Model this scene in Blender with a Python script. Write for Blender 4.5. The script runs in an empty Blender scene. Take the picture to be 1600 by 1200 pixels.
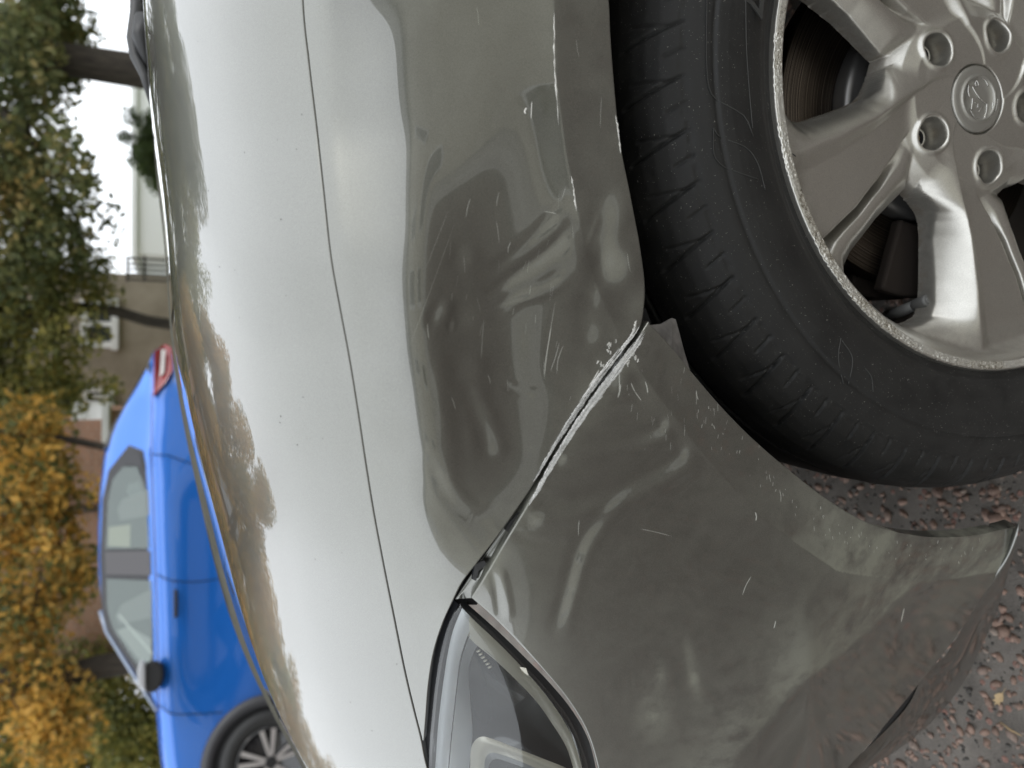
import bpy, bmesh, math, random
import numpy as np
from mathutils import Vector, Matrix

R_ = math.radians
rng = np.random.default_rng(7)
random.seed(7)
scene = bpy.context.scene
COL = scene.collection

# ------------------------------------------------------------------ camera
CAM_H = 0.96
FPX = 1150.0
PITCH = R_(24.5)
cp, sp = math.cos(PITCH), math.sin(PITCH)
RV = np.array([1.0, 0, 0]); FV = np.array([0, cp, -sp]); UV = np.array([0, sp, cp])
cam_d = bpy.data.cameras.new('camera'); cam = bpy.data.objects.new('camera', cam_d); COL.objects.link(cam)
cam_d.sensor_width = 36.0; cam_d.lens = FPX / 1600 * 36
cam_d.clip_start = 0.02; cam_d.clip_end = 600
M = Matrix(((-UV[0], RV[0], -FV[0], 0), (-UV[1], RV[1], -FV[1], 0), (-UV[2], RV[2], -FV[2], CAM_H), (0, 0, 0, 1)))
cam.matrix_world = M
cam_d.dof.use_dof = True; cam_d.dof.focus_distance = 0.52; cam_d.dof.aperture_fstop = 6.5
scene.camera = cam

# ------------------------------------------------------------------ sky, sun, exposure
world = bpy.data.worlds.new('World'); scene.world = world; world.use_nodes = True
wn = world.node_tree; wn.nodes.clear()
sky = wn.nodes.new('ShaderNodeTexSky'); sky.sky_type = 'NISHITA'; sky.sun_disc = False
SUN_EL, SUN_AZ = R_(38), R_(97)
sky.sun_elevation = SUN_EL; sky.sun_rotation = SUN_AZ
hs = wn.nodes.new('ShaderNodeHueSaturation'); hs.inputs['Saturation'].default_value = 0.35
cloud = wn.nodes.new('ShaderNodeTexNoise'); cloud.inputs['Scale'].default_value = 2.2; cloud.inputs['Detail'].default_value = 5
cr = wn.nodes.new('ShaderNodeMapRange'); cr.inputs['From Min'].default_value = .3; cr.inputs['From Max'].default_value = .7
cr.inputs['To Min'].default_value = 0.93; cr.inputs['To Max'].default_value = 1.06
cl = wn.nodes.new('ShaderNodeMixRGB'); cl.blend_type = 'MULTIPLY'; cl.inputs[0].default_value = 1
cl.inputs[1].default_value = (21.0, 21.9, 22.8, 1)
mx = wn.nodes.new('ShaderNodeMixRGB'); mx.inputs[0].default_value = 0.88
bg = wn.nodes.new('ShaderNodeBackground'); bg.inputs['Strength'].default_value = 0.095
wo = wn.nodes.new('ShaderNodeOutputWorld')
L = wn.links
L.new(sky.outputs[0], hs.inputs['Color']); L.new(hs.outputs[0], mx.inputs[1])
L.new(cloud.outputs['Fac'], cr.inputs['Value']); L.new(cr.outputs[0], cl.inputs[2]); L.new(cl.outputs[0], mx.inputs[2])
L.new(mx.outputs[0], bg.inputs['Color']); L.new(bg.outputs[0], wo.inputs['Surface'])
sd = bpy.data.lights.new('sun', 'SUN'); sun = bpy.data.objects.new('sun', sd); COL.objects.link(sun)
sd.energy = 0.6; sd.angle = R_(14); sd.color = (1, .97, .92)
sdir = Vector((math.sin(SUN_AZ) * math.cos(SUN_EL), math.cos(SUN_AZ) * math.cos(SUN_EL), math.sin(SUN_EL)))
sun.rotation_euler = sdir.to_track_quat('Z', 'Y').to_euler(); sun.location = (0, -5, 12)
scene.view_settings.view_transform = 'Standard'; scene.view_settings.look = 'None'
scene.view_settings.exposure = 0.0; scene.view_settings.gamma = 1.0
scene.view_settings.use_curve_mapping = False
scene.render.engine = 'CYCLES'
scene.cycles.max_bounces = 8; scene.cycles.transparent_max_bounces = 12

# ------------------------------------------------------------------ helpers
def ray(x, y):
    """direction through photo pixel (x, y), unit depth along the lens axis"""
    x = np.asarray(x, float); y = np.asarray(y, float)
    a = (600 - y) / FPX; w = (x - 800) / FPX
    return FV + a[..., None] * RV - w[..., None] * UV
def at_depth(x, y, z):
    return ray(x, y) * np.asarray(z)[..., None] + np.array([0, 0, CAM_H])
def at(x, y, Y):
    d = ray(x, y); return d * (Y / d[..., 1])[..., None] + np.array([0, 0, CAM_H])
def tag(o, label=None, cat=None, group=None, kind=None):
    if label: o['label'] = label
    if cat: o['category'] = cat
    if group: o['group'] = group
    if kind: o['kind'] = kind
    return o
def empty(name, loc, label=None, cat=None, group=None):
    o = bpy.data.objects.new(name, None); COL.objects.link(o); o.location = loc
    o.empty_display_size = .1
    return tag(o, label, cat, group)
def link(name, me, mat, parent=None, smooth=True):
    if mat and not me.materials:
        for m in (mat if isinstance(mat, (list, tuple)) else [mat]): me.materials.append(m)
    if smooth: me.polygons.foreach_set('use_smooth', [True] * len(me.polygons))
    o = bpy.data.objects.new(name, me); COL.objects.link(o)
    if parent is not None:
        o.parent = parent
        if not parent.get('local'):
            off = Vector((0, 0, 0)); q = parent
            while q is not None:
                off += q.location; q = q.parent
            o.location = -off          # mesh data is in world coordinates
        else: o['local'] = 1
    return o
def mesh_from(name, V, F):
    me = bpy.data.meshes.new(name)
    V = np.asarray(V, np.float32).reshape(-1, 3)
    F = np.asarray(F, np.int32)
    n, k = F.shape
    me.vertices.add(len(V)); me.vertices.foreach_set('co', V.ravel())
    me.loops.add(n * k); me.loops.foreach_set('vertex_index', F.ravel())
    me.polygons.add(n); me.polygons.foreach_set('loop_start', np.arange(0, n * k, k, dtype=np.int32))
    me.update(calc_edges=True); me.validate()
    return me
def grid_faces(n, m, wrap=False):
    i = np.arange(n - 1)[:, None]; j = np.arange(m if wrap else m - 1)[None, :]
    a = i * m + j; b = i * m + (j + 1) % m; c = (i + 1) * m + (j + 1) % m; d = (i + 1) * m + j
    return np.stack([a, b, c, d], -1).reshape(-1, 4)
def grid_mesh(name, P, wrap=False, flip=False):
    n, m = P.shape[:2]
    F = grid_faces(n, m, wrap)
    if flip: F = F[:, ::-1]
    return mesh_from(name, P.reshape(-1, 3), F)
class MB:
    """collects shapes into one mesh"""
    def __init__(s): s.v = []; s.f = []
    def add(s, V, F):
        k = len(s.v); s.v.extend([tuple(map(float, p)) for p in V]); s.f.extend([tuple(int(i) + k for i in f) for f in F]); return s
    def box(s, c, d, rz=0, bev=0):
        c = np.array(c, float); hx, hy, hz = np.array(d, float) / 2
        V = [(sx * hx, sy * hy, sz * hz) for sx in (-1, 1) for sy in (-1, 1) for sz in (-1, 1)]
        cs, sn = math.cos(rz), math.sin(rz)
        V = [(c[0] + cs * x - sn * y, c[1] + sn * x + cs * y, c[2] + z) for x, y, z in V]
        return s.add(V, [(0, 1, 3, 2), (4, 6, 7, 5), (0, 4, 5, 1), (2, 3, 7, 6), (0, 2, 6, 4), (1, 5, 7, 3)])
    def tube(s, pts, r, seg=8, cap=True):
        pts = [Vector(p) for p in pts]; n = len(pts)
        rs = r if isinstance(r, (list, tuple, np.ndarray)) else [r] * n
        V = []; F = []; prev = None
        for i, p in enumerate(pts):
            t = (pts[min(i + 1, n - 1)] - pts[max(i - 1, 0)]).normalized()
            u = prev if prev is not None else (Vector((0, 0, 1)) if abs(t.z) < .9 else Vector((1, 0, 0)))
            u = (u - t * u.dot(t)).normalized(); prev = u; w = t.cross(u)
            for k in range(seg):
                a = 2 * math.pi * k / seg; V.append(p + (u * math.cos(a) + w * math.sin(a)) * float(rs[i]))
        for i in range(n - 1):
            for k in range(seg):
                F.append((i * seg + k, i * seg + (k + 1) % seg, (i + 1) * seg + (k + 1) % seg, (i + 1) * seg + k))
        if cap: F.append(tuple(range(seg))[::-1]); F.append(tuple((n - 1) * seg + k for k in range(seg)))
        return s.add(V, F)
    def poly(s, pts, ext=None):
        n = len(pts); pts = [Vector(p) for p in pts]
        if ext is None: return s.add(pts, [tuple(range(n))])
        e = Vector(ext); V = pts + [p + e for p in pts]
        F = [tuple(range(n)), tuple(range(2 * n - 1, n - 1, -1))] + [(i, i + n, (i + 1) % n + n, (i + 1) % n) for i in range(n)]
        return s.add(V, F)
    def mesh(s, name):
        me = bpy.data.meshes.new(name); me.from_pydata(s.v, [], s.f); me.update()
        bm = bmesh.new(); bm.from_mesh(me); bmesh.ops.recalc_face_normals(bm, faces=bm.faces); bm.to_mesh(me); bm.free()
        return me
    def build(s, name, mat, parent=None, smooth=False, bevel=0):
        o = link(name, s.mesh(name), mat, parent, smooth)
        if bevel:
            b = o.modifiers.new('bevel', 'BEVEL'); b.width = bevel; b.segments = 2; b.limit_method = 'ANGLE'
        return o

def spline(pts, n, closed=False):
    """Catmull-Rom resampling of a polyline by arc length"""
    P = np.asarray(pts, float)
    if len(P) == 2:
        t = np.linspace(0, 1, n)[:, None]; return P[0] * (1 - t) + P[1] * t
    Q = np.vstack([2 * P[0] - P[1], P, 2 * P[-1] - P[-2]])
    out = []
    for i in range(1, len(Q) - 2):
        t = np.linspace(0, 1, 24, endpoint=False)[:, None]
        p0, p1, p2, p3 = Q[i - 1], Q[i], Q[i + 1], Q[i + 2]
        out.append(.5 * ((2 * p1) + (-p0 + p2) * t + (2 * p0 - 5 * p1 + 4 * p2 - p3) * t ** 2 + (-p0 + 3 * p1 - 3 * p2 + p3) * t ** 3))
    C = np.vstack(out + [P[-1:]])
    s = np.concatenate([[0], np.cumsum(np.linalg.norm(np.diff(C, axis=0), axis=1))]); s /= s[-1]
    u = np.linspace(0, 1, n)
    return np.stack([np.interp(u, s, C[:, k]) for k in range(P.shape[1])], 1)
def sm(a, b, x):
    t = np.clip((x - a) / (b - a), 0, 1); return t * t * (3 - 2 * t)
def polydist(x, y, pts):
    """distance to a polyline and signed side"""
    P = np.asarray(pts, float); best = np.full(x.shape, 1e9); sg = np.zeros(x.shape); par = np.zeros(x.shape)
    for i in range(len(P) - 1):
        a, b = P[i], P[i + 1]; e = b - a; L2 = e @ e
        t = np.clip(((x - a[0]) * e[0] + (y - a[1]) * e[1]) / L2, 0, 1)
        dx, dy = x - (a[0] + t * e[0]), y - (a[1] + t * e[1]); d = np.hypot(dx, dy)
        m = d < best
        best = np.where(m, d, best); sg = np.where(m, np.sign(dx * e[1] - dy * e[0]), sg)
        par = np.where(m, (i + t) / (len(P) - 1), par)
    return best, sg, par

# ------------------------------------------------------------------ materials
def mat(name, base=(.5, .5, .5), rough=.5, metal=0, **kw):
    m = bpy.data.materials.new(name); m.use_nodes = True
    b = m.node_tree.nodes['Principled BSDF']
    b.inputs['Base Color'].default_value = (*base, 1); b.inputs['Roughness'].default_value = rough; b.inputs['Metallic'].default_value = metal
    for k, v in kw.items(): b.inputs[k.replace('_', ' ')].default_value = v
    return m
class N:
    """small node-tree helper"""
    def __init__(s, m): s.m = m; s.t = m.node_tree; s.b = s.t.nodes.get('Principled BSDF')
    def n(s, typ, **kw):
        q = s.t.nodes.new('ShaderNode' + typ)
        for k, v in kw.items():
            if hasattr(q, k): setattr(q, k, v)
            else: q.inputs[k.replace('_', ' ')].default_value = v
        return q
    def l(s, a, b): s.t.links.new(a, b)
    def pos(s):
        g = s.n('NewGeometry'); return g.outputs['Position']
    def noise(s, scale, detail=4, rough=.55, vec=None, dist=0):
        q = s.n('TexNoise'); q.inputs['Scale'].default_value = scale; q.inputs['Detail'].default_value = detail
        q.inputs['Roughness'].default_value = rough; q.inputs['Distortion'].default_value = dist
        s.l(vec if vec is not None else s.pos(), q.inputs['Vector']); return q.outputs['Fac']
    def ramp(s, fac, stops):
        q = s.n('ValToRGB'); e = q.color_ramp.elements
        while len(e) < len(stops): e.new(.5)
        for i, (p, c) in enumerate(stops):
            e[i].position = p; e[i].color = (*c, 1) if len(c) == 3 else c
        s.l(fac, q.inputs[0]); return q.outputs[0]
    def rng(s, v, a, b, c, d):
        q = s.n('MapRange'); 
        for k, x in zip(('From Min', 'From Max', 'To Min', 'To Max'), (a, b, c, d)): q.inputs[k].default_value = x
        s.l(v, q.inputs['Value']); return q.outputs[0]
    def mix(s, f, a, b, bt='MIX'):
        q = s.n('MixRGB'); q.blend_type = bt
        for i, x in enumerate((f, a, b)):
            if isinstance(x, (int, float)): q.inputs[i].default_value = x if i == 0 else (x, x, x, 1)
            elif isinstance(x, tuple): q.inputs[i].default_value = (*x, 1)
            else: s.l(x, q.inputs[i])
        return q.outputs[0]
    def math(s, op, a, b=0):
        q = s.n('Math'); q.operation = op
        for i, x in enumerate((a, b)):
            if isinstance(x, (int, float)): q.inputs[i].default_value = x
            else: s.l(x, q.inputs[i])
        return q.outputs[0]
    def bump(s, h, strength=.3, dist=.01, normal=None):
        q = s.n('Bump'); q.inputs['Strength'].default_value = strength; q.inputs['Distance'].default_value = dist
        s.l(h, q.inputs['Height'])
        if normal is not None: s.l(normal, q.inputs['Normal'])
        return q.outputs[0]
    def set(s, k, v):
        if isinstance(v, (int, float)): s.b.inputs[k].default_value = v
        else: s.l(v, s.b.inputs[k])
    def attr(s, name):
        q = s.n('Attribute'); q.attribute_name = name; return q.outputs['Fac']
    def scale(s, v, sc):
        q = s.n('Mapping'); q.inputs['Scale'].default_value = sc; s.l(v, q.inputs['Vector']); return q.outputs[0]

def paint(name, col, flake=1.0, dirt=True, coat_ior=1.9, metal=.94, rough=.33):
    m = mat(name, col, rough, metal); k = N(m)
    fl = k.noise(2600, 1, .5)
    c = k.mix(1.0, tuple(col), k.ramp(fl, [(.3, (1 - .34 * flake,) * 3), (.7, (1 + .0,) * 3)]), 'MULTIPLY')
    big = k.noise(7, 3, .5)
    c = k.mix(k.rng(big, .35, .7, 0, .12), c, (col[0] * .8, col[1] * .82, col[2] * .74))
    k.set('Coat Weight', 1.0); k.set('Coat Roughness', .015); k.set('Coat IOR', coat_ior)
    if dirt:
        d = k.attr('dirt'); n1 = k.noise(60, 8, .72); n2 = k.noise(14, 4, .6)
        f = k.math('MULTIPLY', d, k.rng(k.math('MULTIPLY', k.math('ADD', n1, n2), .5), .40, .58, .12, 1))
        n3 = k.noise(900, 2, .6)
        sp_ = k.rng(n3, .70, .74, 0, .6)
        sp_ = k.math('MULTIPLY', sp_, k.math('ADD', d, .05))
        f = k.math('MINIMUM', k.math('ADD', f, sp_), 1)
        c = k.mix(k.math('MULTIPLY', f, .55), c, (.28, .28, .215))
        k.set('Roughness', k.rng(f, 0, 1, rough, .75)); k.set('Metallic', k.rng(f, 0, 1, metal, 0.1))
        k.set('Coat Weight', k.rng(f, 0, 1, 1, .25)); k.set('Coat Roughness', k.rng(f, 0, .5, .012, .12))
    k.set('Base Color', c)
    k.l(k.bump(k.noise(3000, 1, .5), .04, .0004), k.b.inputs['Normal'])
    return m
GREY = (.190, .190, .168)
M_paint = paint('grey_metallic_paint', GREY)
M_trim = mat('black_plastic', (.015, .015, .016), .5)
k = N(M_trim); k.l(k.bump(k.noise(500, 3), .2, .001), k.b.inputs['Normal'])
M_void = mat('dark_liner', (.008, .008, .009), .85)
M_rubber_seal = mat('seal_rubber', (.012, .013, .016), .35)

# ------------------------------------------------------------------ near car: body surface as a depth field
GX = np.arange(180, 1841, 4.0); GY = np.arange(-1500, 1701, 10.0)
ROWS = {
 -1500: [(180, 60), (440, 52), (470, 46), (500, 20), (650, 15), (760, 8), (880, 3), (960, 1), (1300, 0), (1840, -3)],
 -300: [(180, 60), (460, 52), (490, 46), (513, 22), (650, 18), (760, 14), (862, 12), (885, 6), (960, 2), (1300, 0), (1840, -3)],
 0:    [(180, 60), (472, 53), (500, 49), (512, 24), (560, 24), (620, 21.5), (700, 18), (780, 15), (862, 13), (885, 6), (960, 2), (1300, 0), (1840, -3)],
 70:   [(180, 60), (480, 53), (508, 49), (520, 28), (560, 28), (600, 26), (640, 22), (700, 18), (780, 14.5), (862, 12), (885, 6), (960, 2), (1300, 0), (1840, -3)],
 200:  [(180, 60), (495, 53), (517, 48), (530, 33), (580, 29.5), (634, 24.8), (670, 20), (760, 13), (862, 10), (885, 5), (960, 3), (1300, 0), (1840, -3)],
 400:  [(180, 60), (517, 53), (532, 48), (546, 36), (600, 30), (644, 25), (660, 12), (680, -3), (740, -4), (840, 2), (900, 5), (960, 4), (1300, 0), (1840, -3)],
 550:  [(180, 60), (545, 53), (558, 48), (573, 37), (620, 31), (652, 25.2), (665, 11), (682, -7), (745, -7), (820, -1), (900, 2), (960, 1), (1300, 0), (1840, -4)],
 700:  [(180, 60), (568, 53), (585, 48), (600, 38), (640, 31), (666, 25.5), (684, 12), (708, -4), (760, -3), (820, 2), (900, 2), (1000, 0), (1300, -1), (1840, -5)],
 850:  [(180, 60), (592, 53), (612, 48), (628, 39), (660, 30), (678, 25.5), (700, 19), (740, 13), (800, 9), (900, 5), (1000, 2), (1200, 0), (1300, 4), (1332, -5), (1500, -9), (1840, -10)],
 1000: [(180, 60), (622, 53), (642, 49), (665, 44), (720, 36), (800, 20), (900, 9), (1000, 4), (1140, 1), (1190, 8), (1255, 11), (1273, -15), (1420, -20), (1500, -17), (1840, -17)],
 1200: [(180, 60), (655, 53), (700, 45), (800, 30), (900, 14), (1000, 5), (1070, 2), (1110, 9), (1160, 11), (1188, -15), (1300, -22), (1400, -20), (1840, -20)],
 1700: [(180, 60), (700, 53), (760, 45), (850, 30), (950, 14), (1020, 5), (1070, 2), (1110, 9), (1160, 11), (1188, -15), (1300, -22), (1400, -20), (1840, -20)],
}
ks = sorted(ROWS)
A_rows = np.array([np.interp(GX, *zip(*ROWS[q])) for q in ks])
def warp_interp(yq):
    i = int(np.searchsorted(ks, yq) - 1); i = min(max(i, 0), len(ks) - 2)
    t = (yq - ks[i]) / (ks[i + 1] - ks[i])
    ra, rb = ROWS[ks[i]], ROWS[ks[i + 1]]
    # slide the shoulder (first four knots) along with the rows so that it stays one crisp line
    xa = np.array([p[0] for p in ra[1:4]]); xb = np.array([p[0] for p in rb[1:4]])
    xm = xa * (1 - t) + xb * t
    def wv(row, xk):
        src = np.concatenate([[180], xm, [xm[-1] + 260, 1840]]); dst = np.concatenate([[180], xk, [xm[-1] + 260, 1840]])
        return np.interp(np.interp(GX, src, dst), *zip(*row))
    a, b = wv(ra, xa), wv(rb, xb)
    return a * (1 - t) + b * t
ALPHA = np.array([warp_interp(q) for q in GY])            # [y, x] degrees
def blur(A, n, ax):
    for _ in range(n):
        p = np.pad(A, [(1, 1) if i == ax else (0, 0) for i in range(2)], mode='edge')
        sl = lambda o: tuple(slice(o, o + A.shape[i]) if i == ax else slice(None) for i in range(2))
        A = .25 * p[sl(0)] + .5 * p[sl(1)] + .25 * p[sl(2)]
    return A
ALPHA = blur(blur(ALPHA, 5, 1), 10, 0)
BY = np.interp(GY, [-1500, 300, 500, 600, 700, 800, 900, 1000, 1200, 1400, 1700],
               [.378, .371, .372, .3735, .377, .384, .396, .415, .478, .56, .72])
BY = blur(BY[:, None].repeat(2, 1), 40, 0)[:, 0]
def build_depth():
    w = (GX - 800) / FPX
    dY, dZ = cp - sp * w, -sp - cp * w
    a = np.radians(ALPHA); tY, tZ = np.sin(a), np.cos(a)
    g = -((-sp) * tZ - (-cp) * tY) / (dY * tZ - dZ * tY) / FPX       # d ln z / dx
    lam = np.concatenate([np.zeros((len(GY), 1)), np.cumsum((g[:, 1:] + g[:, :-1]) * .5 * np.diff(GX), 1)], 1)
    i0 = np.argmin(abs(GX - 880))
    lam = lam - lam[:, i0:i0 + 1] + np.log(BY / dY[i0])[:, None]
    return blur(lam, 4, 0)
LAM = build_depth()
def cub(A, fx, fy):
    """bicubic (B-spline-free Catmull-Rom) lookup"""
    ix = np.clip(np.floor(fx).astype(int), 1, A.shape[1] - 3); iy = np.clip(np.floor(fy).astype(int), 1, A.shape[0] - 3)
    tx, ty = fx - ix, fy - iy
    def wt(t): return (.5 * (-t + 2 * t ** 2 - t ** 3), .5 * (2 - 5 * t ** 2 + 3 * t ** 3), .5 * (t + 4 * t ** 2 - 3 * t ** 3), .5 * (-t ** 2 + t ** 3))
    wx, wy = wt(tx), wt(ty); out = 0
    for j in range(4):
        for i in range(4): out = out + wy[j] * wx[i] * A[iy - 1 + j, ix - 1 + i]
    return out
CREASE = [(866, -300), (865, 0), (870, 130), (885, 240), (905, 340), (916, 400), (938, 460), (968, 525)]
BFLARE = [(975, 545), (1030, 620), (1075, 680), (1130, 745), (1180, 800), (1250, 853), (1310, 893), (1390, 905), (1450, 910), (1560, 893)]
def bumpat(x, y, cx, cy, sx, sy, rot=0, p=1.0):
    c, s = math.cos(R_(rot)), math.sin(R_(rot)); u = (x - cx) * c + (y - cy) * s; v = -(x - cx) * s + (y - cy) * c
    return np.exp(-((u / sx) ** 2 + (v / sy) ** 2) ** p)
def ridge(x, y, pts, w, sharp=2.0, fade=.25):
    d, s, t = polydist(x, y, pts)
    e = np.minimum(sm(0, fade, t), sm(0, fade, 1 - t)) if fade else 1
    return np.exp(-(d / w) ** sharp) * e
MPP = .00044                                     # metres per photo pixel on the wing
def tilt(x, y, cx, cy, sx, sy, rot, deg, p=1.6):
    """patch whose sheet leans up (positive) or down by about deg at its middle"""
    c, s = math.cos(R_(rot)), math.sin(R_(rot)); u = (x - cx) * c + (y - cy) * s; v = -(x - cx) * s + (y - cy) * c
    return math.tan(R_(deg * 1.3)) * MPP * (x - cx) * np.exp(-((u / sx) ** 2 + (v / sy) ** 2) ** p)
def tiltpath(x, y, pts, w, deg, fade=.25, p=2.6):
    q = spline(pts, 24); d, s, t = polydist(x, y, q)
    r = polydist(np.array([q[12, 0] + 4.]), np.array([q[12, 1]]), q)[1][0]
    e = np.minimum(sm(0, fade, t), sm(0, fade, 1 - t)) if fade else 1
    return math.tan(R_(deg * 1.3)) * MPP * d * s * r * np.exp(-(d / w) ** p) * e
def damage_fender(x, y):
    """outward displacement in metres"""
    D = np.zeros(x.shape)
    d, s, t = polydist(x, y, CREASE)
    D += .0020 * np.exp(-(d / 30) ** 1.3) * sm(-700, -100, y + 0 * x)
    # one broad hollow pushed in under the shoulder, shallower towards the back
    D -= .0050 * bumpat(x, y, 770, 570, 85, 185, -8, 1.2)
    D -= .0034 * bumpat(x, y, 800, 320, 95, 150, 22, 1.0)
    # tight fold from the middle of the hollow down to the arch crease
    fold = spline([(744, 476), (775, 448), (815, 418), (860, 385), (905, 350)], 30)
    D -= .0026 * ridge(x, y, fold, 15, 1.7, .3)
    D += tiltpath(x, y, [(748, 452), (790, 418), (840, 375), (885, 320)], 15, 9, .2)
    D += tiltpath(x, y, [(770, 490), (815, 462), (860, 445), (895, 420)], 13, 10, .25)
    D += .0006 * ridge(x, y, [(755, 490), (790, 478), (840, 464), (878, 455)], 4.5, 1.6, .4)
    # small pit with its bright crescent
    D -= .0016 * bumpat(x, y, 714, 500, 19, 24, 30)
    D += tilt(x, y, 688, 490, 15, 24, 35, 13)
    D += tilt(x, y, 706, 508, 6, 11, 10, 14)
    # sickle-shaped wave in the lower half
    D += tilt(x, y, 732, 578, 26, 26, 0, 8)
    D += tiltpath(x, y, [(735, 590), (742, 620), (756, 655), (768, 690), (772, 725)], 18, 9, .18)
    D += tilt(x, y, 726, 404, 20, 26, 15, 6)
    D += tilt(x, y, 812, 545, 34, 90, -4, 2.6, 1.0)
    D += tiltpath(x, y, [(788, 592), (800, 606), (840, 614)], 8, 7, .3)
    D += tilt(x, y, 928, 524, 22, 17, -20, 5, 1.1)
    D -= tilt(x, y, 705, 640, 18, 80, -10, 5)
    # flare lip, crushed near the seam
    D += tilt(x, y, 952, 345, 30, 50, 14, 9)
    D += tilt(x, y, 962, 415, 36, 34, 10, 12)
    D -= .0020 * bumpat(x, y, 926, 450, 20, 60, 14)
    D -= .0016 * bumpat(x, y, 915, 375, 16, 40, -30)
    D -= .0030 * bumpat(x, y, 968, 480, 34, 40)
    D += .0005 * ridge(x, y, [(938, 330), (928, 360), (916, 392)], 6, 1.6, .3)
    # lamp end of the hollow, rippled beside the seam
    D -= .0022 * bumpat(x, y, 735, 790, 70, 85, -35)
    D += tiltpath(x, y, [(680, 700), (700, 760), (735, 800), (775, 800)], 16, 6, .3)
    D += .00022 * np.sin((x * .8 - y * .35) / 9) * bumpat(x, y, 705, 820, 42, 80, -25)
    D += .00010 * np.sin(x / 23 + 1.3 * np.sin(y / 47)) * np.sin(y / 37 + x / 90) * bumpat(x, y, 790, 540, 130, 220)
    D += .00035 * np.sin((x + .55 * y) / 33 + .8 * np.sin(y / 60)) * bumpat(x, y, 720, 120, 90, 190)
    return D
def damage_bumper(x, y):
    D = np.zeros(x.shape)
    d, s, t = polydist(x, y, BFLARE)
    D += .0032 * np.exp(-(d / 34) ** 1.2) * sm(0, .06, t) * (1 - .8 * sm(.55, .85, t))
    D += tiltpath(x, y, [(868, 708), (950, 700), (1010, 686), (1052, 664)], 16, 21, .10)
    D += tiltpath(x, y, [(822, 800), (890, 795), (970, 775), (1040, 738), (1090, 700)], 21, 18, .10)
    D += tiltpath(x, y, [(795, 828), (850, 842), (905, 840)], 10, 6, .3)
    D += tiltpath(x, y, [(1000, 760), (960, 790), (915, 850), (890, 930), (868, 1010)], 15, 12, .25)
    D += tiltpath(x, y, [(772, 880), (784, 930), (790, 975)], 11, 9, .25)
    D += tilt(x, y, 962, 590, 22, 26, 0, 7)
    D -= .0012 * bumpat(x, y, 1000, 590, 26, 30)
    return D
def surf(x, y, dmg=None):
    x = np.asarray(x, float); y = np.asarray(y, float)
    z = np.exp(cub(LAM, (x - GX[0]) / 4.0, (y - GY[0]) / 10.0))
    if dmg is not None: z = z - dmg(x, y)
    return at_depth(x, y, z)
def ruled(A, B, n, ease=None):
    t = np.linspace(0, 1, n) if ease is None else ease
    return A[:, None, :] * (1 - t)[None, :, None] + B[:, None, :] * t[None, :, None]
def grid_normals(P):
    du = np.gradient(P, axis=0); dv = np.gradient(P, axis=1)
    nn = np.cross(du, dv); nn /= np.linalg.norm(nn, axis=2, keepdims=True) + 1e-12
    c = P - np.array([0, 0, CAM_H]); f = np.sign(-(nn * c).sum(2, keepdims=True)); f[f == 0] = 1
    return nn * f
def panel(name, uv, dmg, material, parent, dirt=None, edge=.012, P=None, sides=(1, 1, 1, 1)):
    """sheet-metal panel with rolled edges turned into the body"""
    if P is None: P = surf(uv[..., 0], uv[..., 1], dmg)
    nn = grid_normals(P)
    def roll(P, nn, uv, ax, end):
        def take(A, i): return A[i] if ax == 0 else A[:, i]
        i0, i1 = (0, 1) if end == 0 else (-1, -2)
        out = take(P, i0) - take(P, i1); out /= np.linalg.norm(out, axis=1, keepdims=True) + 1e-12
        e = take(P, i0); n0 = take(nn, i0)
        rows = [e + out * .0005 - n0 * .0002, e + out * .0009 - n0 * .0009, e + out * .0009 - n0 * edge]
        if end == 0: rows = rows[::-1]
        S = np.stack(rows, ax); U = np.stack([take(uv, i0)] * 3, ax); NN = np.stack([n0] * 3, ax)
        cat = (lambda a, b: np.concatenate([a, b], ax)) if end else (lambda a, b: np.concatenate([b, a], ax))
        return cat(P, S), cat(nn, NN), cat(uv, U)
    for ax in (1, 0):
        for end in (0, 1):
            if sides[ax * 2 + end]: P, nn, uv = roll(P, nn, uv, ax, end)
    me = grid_mesh(name, P)
    if dirt is not None:
        a = me.attributes.new('dirt', 'FLOAT', 'POINT'); a.data.foreach_set('value', np.clip(dirt(uv[..., 0], uv[..., 1]), 0, 1).astype(np.float32).ravel())
    return link(name, me, material, parent)

car = empty('parked_car', (0.25, 1.2, 0), 'grey metallic car with a dented front wing and scraped bumper seam, nearest the camera', 'car')

# outlines in photo pixels
SHUT = [(440, -1400), (458, -600), (466, -200), (473, 0), (483, 100), (495, 200), (506, 300), (517, 400), (531, 480), (546, 560), (559, 640), (571, 720), (584, 800), (600, 885), (615, 960), (632, 1045), (646, 1105), (659, 1156)]
hub = np.array([.2427, .3797, -.6227])
arc_t = np.radians(np.linspace(2, 88, 24))
arc = np.stack([hub[0] + .392 * np.cos(arc_t), np.full(24, .368), hub[2] + .398 * np.sin(arc_t)], 1)
def proj(P):
    z = P @ FV; return np.stack([800 - FPX * (P @ UV) / z, 600 - FPX * (P @ RV) / z], -1)
arcp = proj(arc)
ARCH_F = [tuple(p) for p in arcp if p[1] < -70] + [(950, 0), (953, 60), (960, 150), (969, 230), (985, 310), (998, 380), (1006, 440), (1004, 488)]
SEAM_F = [(1004, 488), (998, 512), (982, 535), (958, 566), (925, 610), (880, 678), (850, 727), (822, 772), (780, 832), (745, 878), (722, 908), (708, 935)]
TIP_F = [(708, 935), (690, 975), (676, 1020), (668, 1070), (664, 1120), (661, 1158)]
nA = 620
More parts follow.
